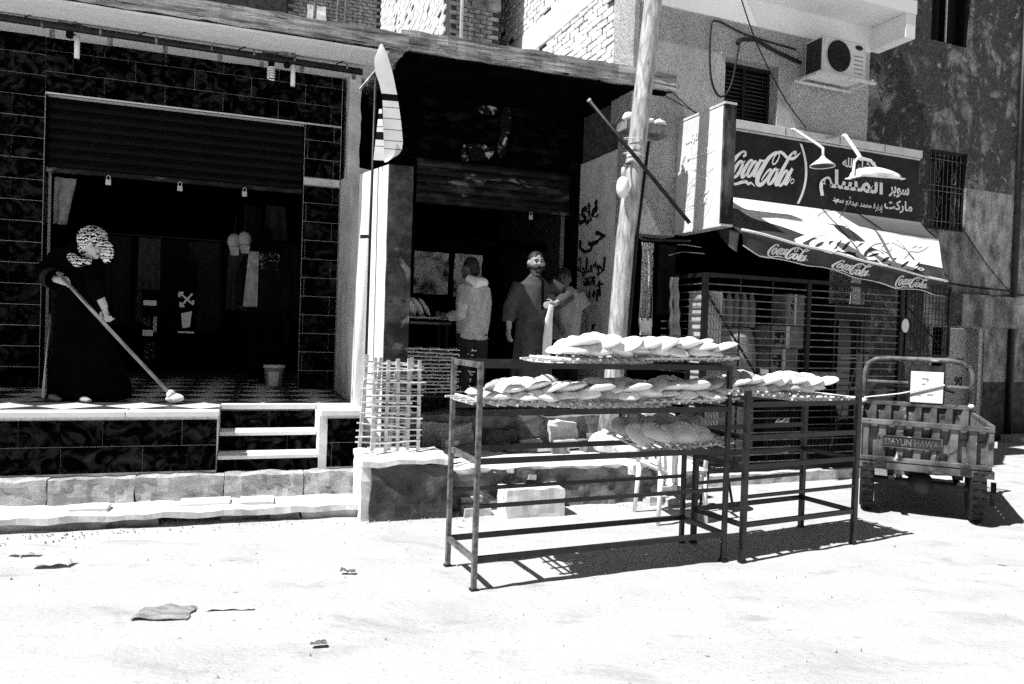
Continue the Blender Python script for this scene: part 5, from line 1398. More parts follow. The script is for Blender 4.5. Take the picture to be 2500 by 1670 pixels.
def face_parts(p, c, f, s=1.0, beard=False, mat='hair'):
    c, f = Vector(c), Vector(f).normalized()
    sd = Vector((-f.y, f.x, 0)).normalized()
    for g in (-1, 1):
        mk('eye', MB().ball(tuple(c + f * .0765 * s + sd * g * .031 * s + Vector((0, 0, .004 * s))), (.011 * s,) * 3, 8, 6), mat, p, smooth=True)
        mk('eyebrow', MB().tube([tuple(c + f * .091 * s + sd * g * .014 * s + Vector((0, 0, .026 * s))), tuple(c + f * .082 * s + sd * g * .05 * s + Vector((0, 0, .024 * s)))], .006 * s, 6), mat, p)
    mk('mouth', MB().tube([tuple(c + f * .0865 * s + sd * -.018 * s - Vector((0, 0, .060 * s))), tuple(c + f * .0925 * s - Vector((0, 0, .059 * s))), tuple(c + f * .0865 * s + sd * .018 * s - Vector((0, 0, .060 * s)))], .004 * s, 6), 'fabric_char', p)
    if beard:
        b = MB()
        for t in [math.pi * (k / 12 - .5) * 1.25 for k in range(13)]:
            d_ = f * math.cos(t) + sd * math.sin(t)
            b.ball(tuple(c + d_ * (.070 * s) - Vector((0, 0, (.078 - .030 * abs(math.sin(t))) * s))), (.026 * s,) * 3, 8, 6)
        b.ball(tuple(c + f * .075 * s - Vector((0, 0, .100 * s))), (.03 * s, .03 * s, .026 * s), 8, 6)
        for g in (-1, 1):
            b.tube([tuple(c + f * .095 * s - Vector((0, 0, .044 * s))), tuple(c + f * .082 * s + sd * g * .034 * s - Vector((0, 0, .056 * s)))], .007 * s, 6)
        organic('beard', b, 'hair', p, .007, 1)
def hair_cap(p, c, f, s=1.0, low=.0, mat='hair', name='hair'):
    c, f = Vector(c), Vector(f).normalized()
    b = MB().ball(tuple(c - f * .012 * s + Vector((0, 0, .026 * s))), (.086 * s, .090 * s, .098 * s), 16, 10)
    b.ball(tuple(c - f * .035 * s - Vector((0, 0, .015 * s))), (.074 * s, .076 * s, .080 * s), 14, 9)
    return organic(name, b.rough(.004, 40, 2), mat, p, .008, 1)
def folds(mbrings, n=26):
    """rings from (z, cx, cy, rx, ry, fold depth)"""
    out = []
    for z_, cx, cy, rx, ry, fd in mbrings:
        out.append([(cx + (rx + fd * math.sin(7 * t + 3 * z_)) * math.cos(t), cy + (ry + fd * math.sin(7 * t + 3 * z_ + 1)) * math.sin(t), z_) for t in [2 * math.pi * k / n for k in range(n)]])
    return out

# --- woman sweeping the platform
wo = thing('person', 'person in long black robe and patterned headscarf bent over a mop', 'person', FW, (-3.62, -6.42, .78))
hc = V3(-3.575, -6.26, 2.13)
hf = V3(.72, .50, -.42)
b = MB()
add_head(b, hc, hf, 1.0)
b.tube([(-3.76, -6.42, 1.0), (-3.78, -6.42, 1.9), (-3.72, -6.38, 2.05)], [.10, .12, .08], 12)
b.tube([(-3.93, -6.36, 2.02), (-3.985, -6.26, 1.84), (-3.80, -6.15, 1.80)], [.05, .045, .03], 10)
b.tube([(-3.62, -6.34, 2.0), (-3.50, -6.16, 1.76), (-3.435, -6.20, 1.58)], [.05, .042, .03], 10)
add_hand(b, (-3.80, -6.15, 1.80), (.95, .12, -.1), (.1, -.3, -.9), 1.2, 1.05)
add_hand(b, (-3.44, -6.20, 1.585), (.25, -.1, -.95), (.9, .2, .2), 1.2, 1.05)
for sx in (-3.66, -3.80):
    b.tube([(sx, -6.42, 1.0), (sx, -6.40, .83)], [.06, .045], 10)
organic('body', b, 'skin_pale', wo, .0075, 2)
face_parts(wo, hc, hf)
rb_ = MB().loft(folds([(.795, -3.67, -6.42, .335, .23, .03), (.9, -3.675, -6.42, .325, .225, .028), (1.15, -3.70, -6.42, .275, .205, .022), (1.4, -3.73, -6.42, .225, .18, .016), (1.62, -3.765, -6.42, .185, .16, .010), (1.80, -3.80, -6.41, .175, .155, .006), (1.96, -3.80, -6.38, .185, .15, .003), (2.06, -3.765, -6.35, .165, .125, 0), (2.12, -3.70, -6.32, .085, .08, 0)]))
rb_.tube([(-3.90, -6.36, 2.04), (-3.995, -6.25, 1.85), (-3.84, -6.165, 1.805)], [.085, .085, .085], 14)
rb_.tube([(-3.64, -6.34, 2.02), (-3.50, -6.16, 1.78), (-3.455, -6.19, 1.66)], [.085, .08, .075], 14)
organic('robe', rb_.rough(.016, 6, 5), 'fabric_black', wo, .012, 3)
mk('cuff', MB().tube([(-3.875, -6.185, 1.815), (-3.815, -6.152, 1.80)], .089, 16, False), 'fabric_check', wo, smooth=True) if 'fabric_check' in MATS else mk('cuff', MB().tube([(-3.90, -6.20, 1.82), (-3.825, -6.157, 1.803)], .090, 16, False), 'fabric_jean', wo, smooth=True)
def _us(u, v):
    z_ = .80 + .72 * v
    T = [(.795, -3.67, .335, .23), (1.15, -3.70, .275, .205), (1.4, -3.73, .225, .18), (1.65, -3.77, .185, .16)]
    for p, q in zip(T, T[1:]):
        if p[0] <= z_ <= q[0]:
            t = (z_ - p[0]) / (q[0] - p[0]); cx, rx, ry = [p[i] + (q[i] - p[i]) * t for i in (1, 2, 3)]
            break
    th = rad(172 - 38 * u * (1 - .5 * v))
    return (cx + (rx + .05) * math.cos(th), -6.42 + (ry + .05) * math.sin(th), z_)
mk('underskirt', MB().slab(_us, 6, 14, .01, (0, -1, 0)), 'fabric_white', wo, smooth=True)
sc2 = MB().ball(tuple(hc + V3(-.02, -.015, .035)), (.122, .118, .112), 18, 12)
sc2.ball(tuple(hc + V3(-.05, -.04, -.03)), (.10, .10, .10), 14, 9)
sc2.tube([tuple(hc + V3(-.09, -.05, -.06)), tuple(hc + V3(-.12, -.06, -.10))], [.08, .06], 12)
sc2.rough(.008, 18, 2)
organic('headscarf', sc2, 'check_scarf', wo, .009, 2)
organic('scarf_end', MB().ball(tuple(hc + V3(.13, .03, -.08)), (.055, .05, .095), 14, 10).tube([tuple(hc + V3(.03, .04, .02)), tuple(hc + V3(.12, .04, -.02))], [.03, .045], 10).rough(.006, 20, 3), 'check_scarf', wo, .009, 2)
for sx, sy in ((-3.61, -6.22), (-3.88, -6.25)):
    organic('shoe', MB().tube([(sx - .07, sy - .06, .812), (sx + .03, sy + .03, .805), (sx + .10, sy + .08, .797)], [(.03, .034), (.036, .026), (.024, .016)], 10), 'fabric_grey', wo, .008, 2)
organic('shawl', MB().tube([tuple(hc + V3(-.13, -.06, -.08)), tuple(hc + V3(-.20, -.02, -.12)), tuple(hc + V3(-.10, .07, -.17)), tuple(hc + V3(.02, .07, -.16))], [.05, .05, .045, .03], 12).rough(.01, 14, 6), 'check_scarf', wo, .009, 2)
mo = thing('mop', 'long wooden stick mop with a white rag head on the shop platform', 'mop', FW, (-2.89, -6.33, .78))
mk('stick', MB().tube([(-3.76, -6.07, 1.86), (-3.40, -6.15, 1.44), (-2.91, -6.32, .85)], [.014, .015, .016], 10), 'stick_wood', mo, smooth=True)
organic('rag_head', MB().ball((-2.885, -6.33, .825), (.075, .06, .042), 14, 8).ball((-2.91, -6.31, .86), (.04, .035, .035), 10, 7).rough(.012, 22, 3), 'fabric_white', mo, .008, 1)

# --- hooded figure at the counter
def wA(s, d, z_): return (s, d, z_)
hp = thing('person', 'person in grey hooded sweatshirt and dark jeans seen from behind at the bread counter', 'person', FA, (4.24, 1.1, .65))
hc = V3(4.215, 1.06, 2.135); hf = V3(-.75, -.65, 0)
b = MB(); add_head(b, hc, hf)
b.tube([(4.25, 1.1, 1.4), (4.25, 1.1, 1.9)], [.12, .11], 12)
for sx in (4.17, 4.32): b.tube([(sx, 1.1, 1.45), (sx, 1.1, 1.05), (sx, 1.1, .70)], [.07, .055, .04], 10)
b.tube([(4.13, 1.20, 1.90), (4.09, 1.27, 1.66), (3.98, 1.08, 1.63)], [.045, .038, .027], 10)
add_hand(b, (3.985, 1.09, 1.63), (-.75, -.65, .05), (.5, -.6, .2), .9)
b.tube([(4.37, 1.04, 1.90), (4.38, .95, 1.66), (4.20, .82, 1.63)], [.045, .038, .027], 10)
add_hand(b, (4.21, .83, 1.63), (-.8, -.55, .05), (.5, -.6, .2), .9)
organic('body', b, 'skin_dark', hp, .0085, 2)
hair_cap(hp, hc, hf)
b = MB().loft(folds([(1.40, 4.25, 1.1, .172, .125, .003), (1.46, 4.25, 1.1, .165, .12, .006), (1.6, 4.25, 1.1, .178, .135, .006), (1.8, 4.25, 1.1, .185, .135, .004), (1.93, 4.25, 1.1, .18, .12, 0), (2.0, 4.25, 1.1, .12, .10, 0), (2.04, 4.24, 1.09, .075, .075, 0)]))
b.tube([(4.13, 1.18, 1.93), (4.085, 1.27, 1.75), (4.075, 1.275, 1.65), (4.0, 1.11, 1.63)], [.075, .068, .066, .052], 14)
b.tube([(4.37, 1.04, 1.93), (4.39, .95, 1.68), (4.24, .85, 1.63)], [.075, .068, .052], 14)
organic('sweatshirt', b.rough(.016, 11, 3), 'fabric_hoodie', hp, .011, 2)
organic('hood', MB().tube([(4.16, 1.14, 2.02), (4.25, 1.20, 1.98), (4.34, 1.16, 1.99), (4.33, 1.05, 2.03)], [.045, .06, .05, .035], 12).rough(.006, 12, 2), 'fabric_white', hp, .01, 2)
b = MB()
for sx in (4.165, 4.33): b.tube([(sx, 1.1, 1.46), (sx, 1.11, 1.25), (sx, 1.11, 1.0), (sx - .005, 1.11, .71)], [.092, .088, .072, .062], 14)
b.ball((4.25, 1.1, 1.40), (.165, .12, .10))
organic('jeans', b.rough(.007, 14, 6), 'fabric_jean', hp, .011, 2)
for sx in (4.16, 4.33):
    organic('shoe', MB().tube([(sx + .02, 1.14, .69), (sx - .05, 1.05, .68), (sx - .09, 1.0, .672)], [(.038, .042), (.035, .036), (.024, .024)], 10), 'fabric_char', hp, .009, 2)

# --- bearded man in a long robe
rm = thing('person', 'bearded person in a long grey robe standing hand on hip before the bakery', 'person', FA, (4.89, 1.2, .65))
hc = V3(4.885, 1.22, 2.225); hf = V3(.02, 1.0, 0)
b = MB(); add_head(b, hc, hf, 1.02)
b.tube([(4.89, 1.2, 1.2), (4.89, 1.2, 1.95)], [.11, .11], 12)
for sx in (4.80, 4.97): b.tube([(sx, 1.2, 1.2), (sx, 1.2, .70)], [.06, .04], 10)
b.tube([(5.07, 1.2, 1.98), (5.25, 1.20, 1.88), (5.03, 1.40, 1.79)], [.05, .042, .028], 10)
add_hand(b, (5.04, 1.39, 1.79), (-.85, .35, -.1), (.1, .3, -.9), 1.1)
b.tube([(4.70, 1.2, 1.98), (4.615, 1.2, 1.74), (4.60, 1.24, 1.52)], [.05, .042, .028], 10)
add_hand(b, (4.60, 1.24, 1.525), (-.05, .2, -.97), (.2, .9, .1), .7)
organic('body', b, 'skin', rm, .008, 2)
face_parts(rm, hc, hf, 1.02, True)
hair_cap(rm, hc, hf, 1.0)
b = MB().loft(folds([(.70, 4.88, 1.2, .235, .19, .022), (.95, 4.88, 1.2, .225, .18, .02), (1.25, 4.885, 1.2, .205, .165, .014), (1.5, 4.885, 1.2, .19, .15, .008), (1.7, 4.89, 1.2, .19, .14, .004), (1.88, 4.89, 1.2, .205, .13, 0), (1.98, 4.89, 1.2, .19, .115, 0), (2.05, 4.885, 1.2, .11, .09, 0), (2.09, 4.885, 1.2, .066, .066, 0)]))
b.tube([(5.05, 1.2, 1.99), (5.17, 1.2, 1.94), (5.265, 1.20, 1.88), (5.10, 1.34, 1.80)], [.082, .08, .078, .068], 14)
b.tube([(4.72, 1.2, 1.99), (4.62, 1.2, 1.76), (4.60, 1.23, 1.60)], [.08, .072, .068], 14)
organic('robe', b.rough(.013, 8, 8), 'fabric_robe', rm, .011, 2)
mk('placket', MB().slab(lambda u, v: (4.905 + .035 * u + .01 * (1 - v), 1.342 - .01 * u, 1.72 + .33 * v - .02 * u), 3, 8, .005, (0, -1, 0)), 'fabric_char', rm, smooth=True)
mk('pocket', MB().box(4.975, 5.06, 1.325, 1.333, 1.80, 1.895), 'fabric_robe', rm)
organic('rag', MB().tube([(4.98, 1.44, 1.78), (4.965, 1.43, 1.62), (4.96, 1.42, 1.42), (4.955, 1.41, 1.25)], [(.03, .02), (.045, .018), (.055, .016), (.045, .012)], 12).rough(.012, 14, 3), 'fabric_white', rm, .008, 1)  # white cloth in the hand also stands in for a sunlit streak down the robe
for sx in (4.80, 4.97):
    organic('sandal', MB().tube([(sx, 1.17, .685), (sx + .02, 1.26, .68), (sx + .03, 1.33, .672)], [(.035, .03), (.04, .028), (.03, .018)], 10), 'fabric_char', rm, .009, 2)

# --- third figure with bowed head
tp = thing('person', 'person in pale T-shirt with bowed head and bare arm beside the graffiti pier', 'person', FA, (5.38, .82, .65))
hc = V3(5.34, .88, 2.10); hf = V3(-.5, .75, 0)
b = MB(); add_head(b, hc, hf)
b.tube([(5.42, .8, 1.3), (5.42, .8, 1.9)], [.11, .11], 12)
for sx in (5.32, 5.48): b.tube([(sx, .82, 1.4), (sx, .82, 1.05), (sx, .82, .70)], [.07, .055, .04], 10)
b.tube([(5.56, .82, 1.93), (5.69, .84, 1.72), (5.66, .90, 1.50)], [.05, .042, .03], 10)
add_hand(b, (5.66, .90, 1.505), (-.25, .1, -.95), (.3, .9, .1), .6)
b.tube([(5.27, .85, 1.93), (5.22, .92, 1.70), (5.28, 1.02, 1.55)], [.05, .042, .03], 10)
add_hand(b, (5.28, 1.02, 1.555), (.3, .3, -.85), (.8, -.4, .1), .8)
organic('body', b, 'skin_dark', tp, .0085, 2)
hair_cap(tp, hc, hf, 1.04)
face_parts(tp, hc, hf)
b = MB().loft(folds([(1.38, 5.41, .82, .175, .13, .006), (1.55, 5.41, .82, .175, .13, .006), (1.75, 5.41, .82, .185, .135, .004), (1.9, 5.415, .82, .185, .12, 0), (1.98, 5.41, .82, .13, .10, 0), (2.02, 5.40, .83, .07, .07, 0)]))
b.tube([(5.54, .82, 1.95), (5.64, .83, 1.80)], [.078, .075], 14)
b.tube([(5.28, .84, 1.95), (5.235, .90, 1.78)], [.078, .075], 14)
organic('tee_shirt', b.rough(.014, 10, 4), 'fabric_tee', tp, .011, 2)
b = MB()
for sx in (5.325, 5.49): b.tube([(sx, .82, 1.42), (sx, .83, 1.2), (sx, .83, .95), (sx, .83, .71)], [.095, .092, .08, .07], 14)
b.ball((5.41, .82, 1.38), (.17, .125, .10))
organic('trousers', b.rough(.007, 14, 6), 'fabric_char', tp, .011, 2)
mk('crest', MB().add([(5.53 + .03 * math.cos(2 * math.pi * k / 14), .925, 1.27 + .035 * math.sin(2 * math.pi * k / 14)) for k in range(14)], [tuple(range(14))]), 'fabric_grey', tp)
for sx in (5.32, 5.49):
    organic('shoe', MB().tube([(sx, .79, .69), (sx - .03, .88, .68), (sx - .05, .94, .672)], [(.038, .042), (.035, .036), (.024, .024)], 10), 'fabric_char', tp, .009, 2)

# ================================================================ CARGO TRICYCLE
tr = thing('cargo_tricycle', 'battered cargo tricycle parked with its ribbed tailgate to the street', 'tricycle', FT, (.45, 0, 0))
S0, S1, ZB, ZT, DF = -.05, .965, .43, .83, -1.22
def ribbed(s0, s1, d0, z0, z1, n, dep, axis='s', th=.008):
    """corrugated plate"""
    pts = []
    for k in range(n):
        a = s0 + (s1 - s0) * k / n; w_ = (s1 - s0) / n
        pts += [(a, 0), (a + w_ * .38, 0), (a + w_ * .52, dep), (a + w_ * .86, dep)]
    pts.append((s1, 0))
    mb = MB()
    for z_a, z_b, sgn in ((z0, z1, 1),):
        vs = []
        for x, y in pts:
            for z_ in (z0, z1):
                for e in (0, th):
                    vs.append((x, d0 + y + e, z_) if axis == 's' else (d0 + y + e, x, z_))
        m = len(pts)
        fs = []
        for k in range(m - 1):
            i, j = 4 * k, 4 * k + 4
            fs += [(i, j, j + 2, i + 2), (i + 1, i + 3, j + 3, j + 1), (i, i + 1, j + 1, j), (i + 2, j + 2, j + 3, i + 3)]
        fs += [(0, 2, 3, 1), (4 * m - 4, 4 * m - 3, 4 * m - 1, 4 * m - 2)]
        mb.add(vs, fs)
    return mb
tg = mk('tailgate', ribbed(S0 + .03, S1 - .03, .085, ZB + .075, ZT - .045, 7, -.055), 'truck_paint', tr)
mk('top_rail', MB().box(S0 - .01, S1 + .01, .07, .115, ZT - .045, ZT), 'truck_paint', tg, bevel=.006)
mk('lower_rail', MB().box(S0, S1, .07, .112, ZB + .035, ZB + .075), 'truck_paint', tg, bevel=.006)
mk('sill_beam', MB().box(S0 - .01, S1 + .02, .05, .105, ZB - .035, ZB + .03), 'truck_paint', tr, bevel=.006)
mk('side_stile', MB().box(S0 - .005, S0 + .03, .075, .108, ZB + .0755, ZT - .0455), 'truck_paint', tg)
mk('side_stile', MB().box(S1 - .03, S1 + .005, .075, .108, ZB + .0755, ZT - .0455), 'truck_paint', tg)
for a in (.10, .74):
    mk('hinge', MB().box(a, a + .075, .106, .118, ZB - .02, ZB + .05), 'ac_dark', tg)
mk('name_plate', MB().box(.145, .60, .100, .108, .595, .695), 'truck_dark', tg, bevel=.004)
mk('plate_border', MB().box(.145, .60, .109, .113, .690, .697).box(.145, .60, .109, .113, .593, .600).box(.593, .600, .109, .113, .601, .689), 'truck_paint', tg)
put_text('DAYUN HAWA', 'raised_lettering', 'truck_paint', tg, lambda u, v, l: (.165 + .41 * u, .1095 + .0004 * l, .613 + .062 * v), .02)
mk('bed_floor', MB().box(S0, S1, DF, .06, ZB - .02, ZB + .02), 'truck_dark', tr)
mk('side_panel', ribbed(DF, .06, S0 - .005, ZB + .03, ZT - .03, 8, .03, 'd'), 'truck_paint', tr)
mk('side_panel', ribbed(DF, .06, S1 - .03, ZB + .03, ZT - .03, 8, .03, 'd'), 'truck_paint', tr)
for s in (S0 - .012, S1 - .025):
    mk('side_rail', MB().box(s, s + .04, DF, .068, ZT - .028, ZT + .012), 'truck_paint', tr, bevel=.006)
mk('head_board', ribbed(S0 + .03, S1 - .03, DF, ZB + .03, ZT + .03, 7, .035), 'truck_paint', tr)
mk('head_rail', MB().box(S0 - .01, S1 + .01, DF - .02, DF + .04, ZT + .032, ZT + .075), 'truck_paint', tr, bevel=.006)
hoop = [(S0 + .03, DF, ZT + .02), (S0 + .03, DF, 1.20), (S0 + .055, DF, 1.285), (S0 + .12, DF, 1.33), (S0 + .22, DF, 1.345), (S1 - .22, DF, 1.345), (S1 - .12, DF, 1.33), (S1 - .055, DF, 1.285), (S1 - .03, DF, 1.20), (S1 - .03, DF, ZT + .02)]
mk('hoop', MB().tube(hoop, .026, 10), 'truck_paint', tr, smooth=True)
mk('hoop_rail', MB().tube([(S0 + .05, DF, 1.10), (.38, DF, 1.10)], .018, 8), 'truck_paint', tr)
mk('hoop_rail', MB().tube([(.68, DF, 1.08), (S1 - .05, DF, 1.08)], .018, 8), 'truck_paint', tr)
mk('white_board', MB().box(.40, .69, DF + .03, DF + .05, .91, 1.225), 'white_paint', tr, bevel=.004, label='white notice board tied to the hoop')
for q0, q1 in (((.50, 1.16), (.56, 1.15)), ((.545, 1.17), (.55, 1.12)), ((.50, 1.10), (.53, 1.105)), ((.46, .99), (.49, .99)), ((.55, .995), (.60, 1.0))):
    mk('board_scrawl', MB().bar((q0[0], DF + .052, q0[1]), (q1[0], DF + .052, q1[1]), .003, .008), 'fabric_grey', tr)
mk('board_backing', MB().gridbox(.39, .70, DF - .02, DF + .02, .9, 1.29, .06).rough(.006, 8, 2), 'truck_dark', tr)
mk('rope', MB().tube([(S0 + .03, DF + .05, .93), (.3, DF + .07, .99), (.70, DF + .06, 1.10)], .007, 6), 'fabric_white', tr)
for s in (S0 + .03, S1 - .03):
    mk('rope_tie', MB().ball((s, DF + .03, ZT + .07), (.03, .03, .025), 8, 6).rough(.006, 20, 1), 'fabric_white', tr)
def wheel(s, d, r_=.265, w_=.115):
    wh = mk('wheel', MB().add(*(lambda q: (q.v, q.f))(MB().loft([[(s + x, d + rr * math.cos(t), r_ + rr * math.sin(t)) for t in [2 * math.pi * k / 28 for k in range(28)]] for x, rr in ((-w_ / 2, .16), (-w_ / 2, r_ - .03), (-w_ / 2 + .02, r_ - .005), (0, r_), (w_ / 2 - .02, r_ - .005), (w_ / 2, r_ - .03), (w_ / 2, .16))]))), 'rubber', tr, smooth=True)
    for g in (-1, 1):
        mk('rim', MB().loft([[(s + g * (w_ / 2 - .012), d + rr * math.cos(t), r_ + rr * math.sin(t)) for t in [2 * math.pi * k / 24 for k in range(24)]] for rr in (.165, .05)]), 'truck_dark', wh)
    mt = MB()
    for k in range(26):
        t = 2 * math.pi * k / 26
        for x0, x1 in ((-.045, -.008), (.008, .045)):
            c_, s_ = math.cos(t), math.sin(t)
            p = lambda x, rr, dt: (s + x, d + rr * math.cos(t + dt), r_ + rr * math.sin(t + dt))
            mt.hexa([p(x0, r_ - .006, -.05), p(x1, r_ - .003, -.05), p(x1, r_ - .003, .05), p(x0, r_ - .006, .05), p(x0, r_ + .005, -.05), p(x1, r_ + .008, -.05), p(x1, r_ + .008, .05), p(x0, r_ + .005, .05)])
    mk('tread', mt, 'rubber', wh, kind='stuff')
    return wh
wheel(.035, -.10); wheel(.875, -.10)
mk('rear_axle', MB().tube([(.09, -.10, .27), (.82, -.10, .27)], .035, 10), 'truck_dark', tr)
mk('differential', MB().ball((.46, -.10, .27), (.11, .11, .10), 14, 9), 'truck_dark', tr, smooth=True)
for s in (.20, .72):
    mk('chassis_rail', MB().box(s, s + .05, -2.0, .03, .35, .408), 'truck_dark', tr)
    mk('leaf_spring', MB().slab(lambda u, v: (s + .05 * v, .18 - .6 * u, .30 + .06 * (2 * u - 1) ** 2), 10, 1, .02, (0, 0, -1)), 'truck_dark', tr)
mk('prop_shaft', MB().tube([(.46, -.15, .28), (.46, -1.7, .33)], .022, 8), 'truck_dark', tr)
mk('mud_flap', MB().slab(lambda u, v: (.97 + .04 * u, .02 + .02 * math.sin(3 * v), .16 + .2 * v), 3, 6, .008, (0, -1, 0)), 'rubber', tr)
mk('latch', MB().box(S1 + .006, S1 + .03, .06, .10, .66, .71), 'steel_pale', tr)
mk('saddle', MB().gridbox(.28, .66, -1.75, -1.35, .74, .82, .1).rough(.01, 5, 3), 'rubber', tr)
mk('engine_box', MB().box(.30, .64, -1.8, -1.35, .36, .73), 'truck_dark', tr)
mk('front_fork', MB().tube([(.42, -2.25, .28), (.42, -2.1, .62), (.44, -1.98, .98)], .03, 8).tube([(.52, -2.25, .28), (.52, -2.1, .62), (.49, -1.98, .98)], .03, 8), 'truck_dark', tr)
mk('handlebar', MB().tube([(.08, -1.78, 1.0), (.2, -1.92, 1.03), (.46, -1.98, 1.0), (.72, -1.92, 1.03), (.84, -1.78, 1.0)], .016, 8), 'steel_dark', tr)
wheel(.47, -2.25)

# ================================================================ SMALL THINGS ON THE GROUND
def stoneblock(name, label, s0, s1, d0, d1, z0, z1, mat, seed, cat='block', amp=.014):
    o = mk(name, MB().gridbox(s0, s1, d0, d1, z0, z1, .045).rough(amp, 7, seed), mat, None, frame=FA)
    return tag(o, label, cat)
stoneblock('building_block', 'pale concrete building block lying in front of the rubble step', 4.06, 4.56, 2.68, 2.93, -.02, .225, 'white_concrete', 71)
for k, (a, b, w_, h, lb) in enumerate(((5.46, 2.62, .2, .07, 'flat stone beside the pale building block'), (3.75, 2.68, .22, .06, 'flat broken stone right of the big concrete block'), (5.62, 2.66, .12, .05, 'small stone at the end of the rubble step'))):
    stoneblock('loose_stone', lb, a, a + w_, b, b + .12, -.01, h, 'kerb', 80 + k, 'stone')
# rubble at the foot of kerb and step
gv = MB()
for k in range(620):
    if k < 200:
        x, y = rnd(-4.2, 5.0), rnd(1.9, 7.4)
        r_ = rnd(.004, .010)
    else:
        q = FA.w(rnd(-1.5, 6.4), abs(random.gauss(0, .10)) + 2.66, 0); x, y = q.x, q.y
        r_ = rnd(.004, .008) * rnd(.8, 2.2)
    hts = rnd(.2, .55)
    t0 = rnd(0, 6)
    vs = [(x + r_ * math.cos(t0 + i * 1.57) * rnd(.7, 1.3), -y + r_ * math.sin(t0 + i * 1.57) * rnd(.7, 1.3), -.012) for i in range(4)] + [(x + r_ * .5 * math.cos(t0 + i * 1.57 + .3), -y + r_ * .5 * math.sin(t0 + i * 1.57 + .3), r_ * hts) for i in range(4)]
    gv.add(vs, [(4, 5, 6, 7)] + [(i, (i + 1) % 4, 4 + (i + 1) % 4, 4 + i) for i in range(4)])
go = mk('gravel', gv, 'kerb', None, kind='stuff'); go['label'] = 'loose grit and pebbles strewn over the street'; go['category'] = 'gravel'
def scrap(name, label, x, y, lx, ly, ang, mat, seed, h=.03, cat='litter'):
    ca, sa = math.cos(ang), math.sin(ang)
    def f(u, v):
        a = (u - .5) * lx * (1 + .25 * noise.noise(Vector((v * 3, seed, 0)))); b = (v - .5) * ly * (1 + .25 * noise.noise(Vector((u * 3, seed, 7))))
        return (x + a * ca - b * sa, -(y + a * sa + b * ca), .008 + h * (.5 + noise.noise(Vector((u * 3.1, v * 3.1, seed)))) * (1 if 0 < u < 1 else .4))
    o = mk(name, MB().slab(f, 14, 12, .004, (0, 0, -1)), mat, None, frame=FW)
    return tag(o, label, cat)
scrap('cardboard_scrap', 'crumpled flattened cardboard lying in the middle of the street', -1.72, 3.72, .27, .17, .1, 'cardboard', 3, .016)
scrap('plastic_scrap', 'white plastic scrap beside the flattened cardboard', -1.42, 3.82, .22, .06, .2, 'sack', 5, .014)
scrap('plastic_scrap', 'crumpled pale scrap on the street near the left kerb', -2.72, 4.42, .22, .10, .1, 'sack', 8, .028)
scrap('plastic_scrap', 'small pale scrap at the left edge of the street', -3.02, 4.60, .2, .05, 0, 'sack', 11, .018)
scrap('paper_scrap', 'tiny dark scrap on the street below the concrete block', -.86, 3.43, .07, .03, .2, 'debris', 14, .012)
scrap('paper_scrap', 'thin dark scrap at the bottom of the street, below the racks', -.78, 2.62, .12, .05, .9, 'debris', 17, .02)
scrap('paper_scrap', 'tiny dark scrap on the street right of the cardboard', -.95, 4.45, .09, .03, .1, 'debris', 19, .02)

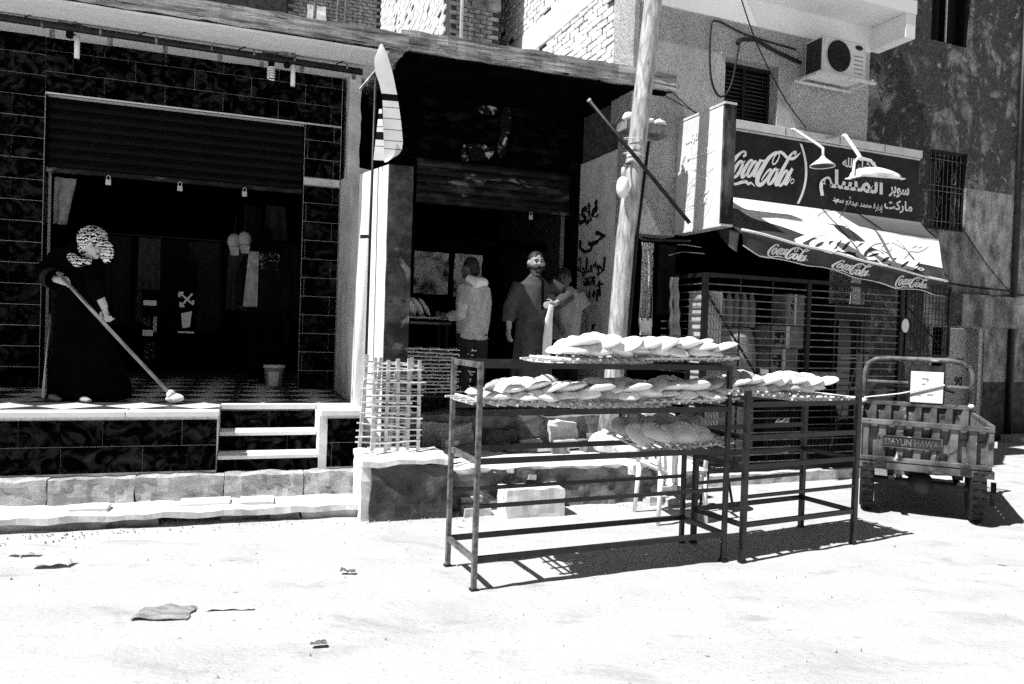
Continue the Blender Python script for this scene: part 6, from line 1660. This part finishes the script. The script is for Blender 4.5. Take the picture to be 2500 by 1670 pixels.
# plastic chair, stool and sacks behind the racks
ch = thing('plastic_chair', 'white plastic chair behind the nearest bread rack', 'chair', FW, (1.36, -6.10, 0), rel=True, rz=rad(15))
mk('seat', MB().slab(lambda u, v: (-.21 + .42 * u, -.2 + .42 * v, .43 - .02 * math.sin(math.pi * u)), 8, 8, .015, (0, 0, -1)), 'white_plastic', ch, smooth=True)
for a, b in ((-.19, .19), (.19, .19), (-.2, -.19), (.2, -.19)):
    mk('leg', MB().tube([(a * 1.12, b * 1.12, -.005), (a, b, .42)], [.016, .024], 8), 'white_plastic', ch, smooth=True)
for k in range(5):
    a = -.16 + .08 * k
    mk('back_slat', MB().slab(lambda u, v: (a - .028 + .056 * u, -.20 - .09 * v - .02 * math.cos(a * 8), .44 + .36 * v), 2, 6, .01, (0, -1, 0)), 'white_plastic', ch, smooth=True)
mk('back_rim', MB().tube([(-.21, -.2, .42), (-.22, -.25, .62), (-.16, -.31, .81), (0, -.33, .84), (.16, -.31, .81), (.22, -.25, .62), (.21, -.2, .42)], .016, 8), 'white_plastic', ch, smooth=True)
for g in (-1, 1):
    mk('arm_rest', MB().tube([(g * .22, -.23, .60), (g * .24, .0, .63), (g * .22, .18, .60), (g * .2, .19, .43)], .018, 8), 'white_plastic', ch, smooth=True)
dc = cloth('white_cloth', 'white cloth draped over the plastic chair', 'cloth', FW, 1.24, 1.40, .32, .72, -5.84, 'fabric_white', .02, 0, 4)
so = thing('stool', 'low stool with dark round seat behind the shorter rack', 'stool', FW, (1.80, -6.42, 0))
mk('stool_seat', MB().lathe([(.0, .40), (.14, .40), (.155, .42), (.15, .45), (.10, .462), (0, .465)], (1.80, -6.42, 0), 18), 'rubber', so, smooth=True)
for k in range(3):
    t = 2 * math.pi * k / 3 + .4
    mk('leg', MB().tube([(1.80 + .18 * math.cos(t), -6.42 + .18 * math.sin(t), -.005), (1.80 + .10 * math.cos(t), -6.42 + .10 * math.sin(t), .40)], .012, 8), 'steel_dark', so)
for k, (s, d, rx, h, lb) in enumerate(((5.58, 2.2, .19, .30, 'white sack slumped on the rubble step behind the tilted tray'), (5.82, 1.80, .22, .36, 'bigger white sack at the back of the rubble step by the pole'), (5.38, 1.95, .15, .2, 'small white sack left of the others on the rubble step'))):
    t = thing('white_sack', lb, 'sack', FA, (s, d, .32), 'white sacks on the rubble step')
    organic('sack_body', MB().ball((s, d, .32 + h * .5), (rx, rx * .8, h * .56), 16, 10).ball((s + rx * .5, d + .03, .32 + h * .3), (rx * .7, rx * .6, h * .36), 12, 8).rough(.03, 7, 50 + k), 'sack', t, .014, 2)
    mk('sack_neck', MB().tube([(s, d, .32 + h * .95), (s + .02, d, .32 + h * 1.2)], [.05, .03], 8).rough(.008, 12, k), 'sack', t)
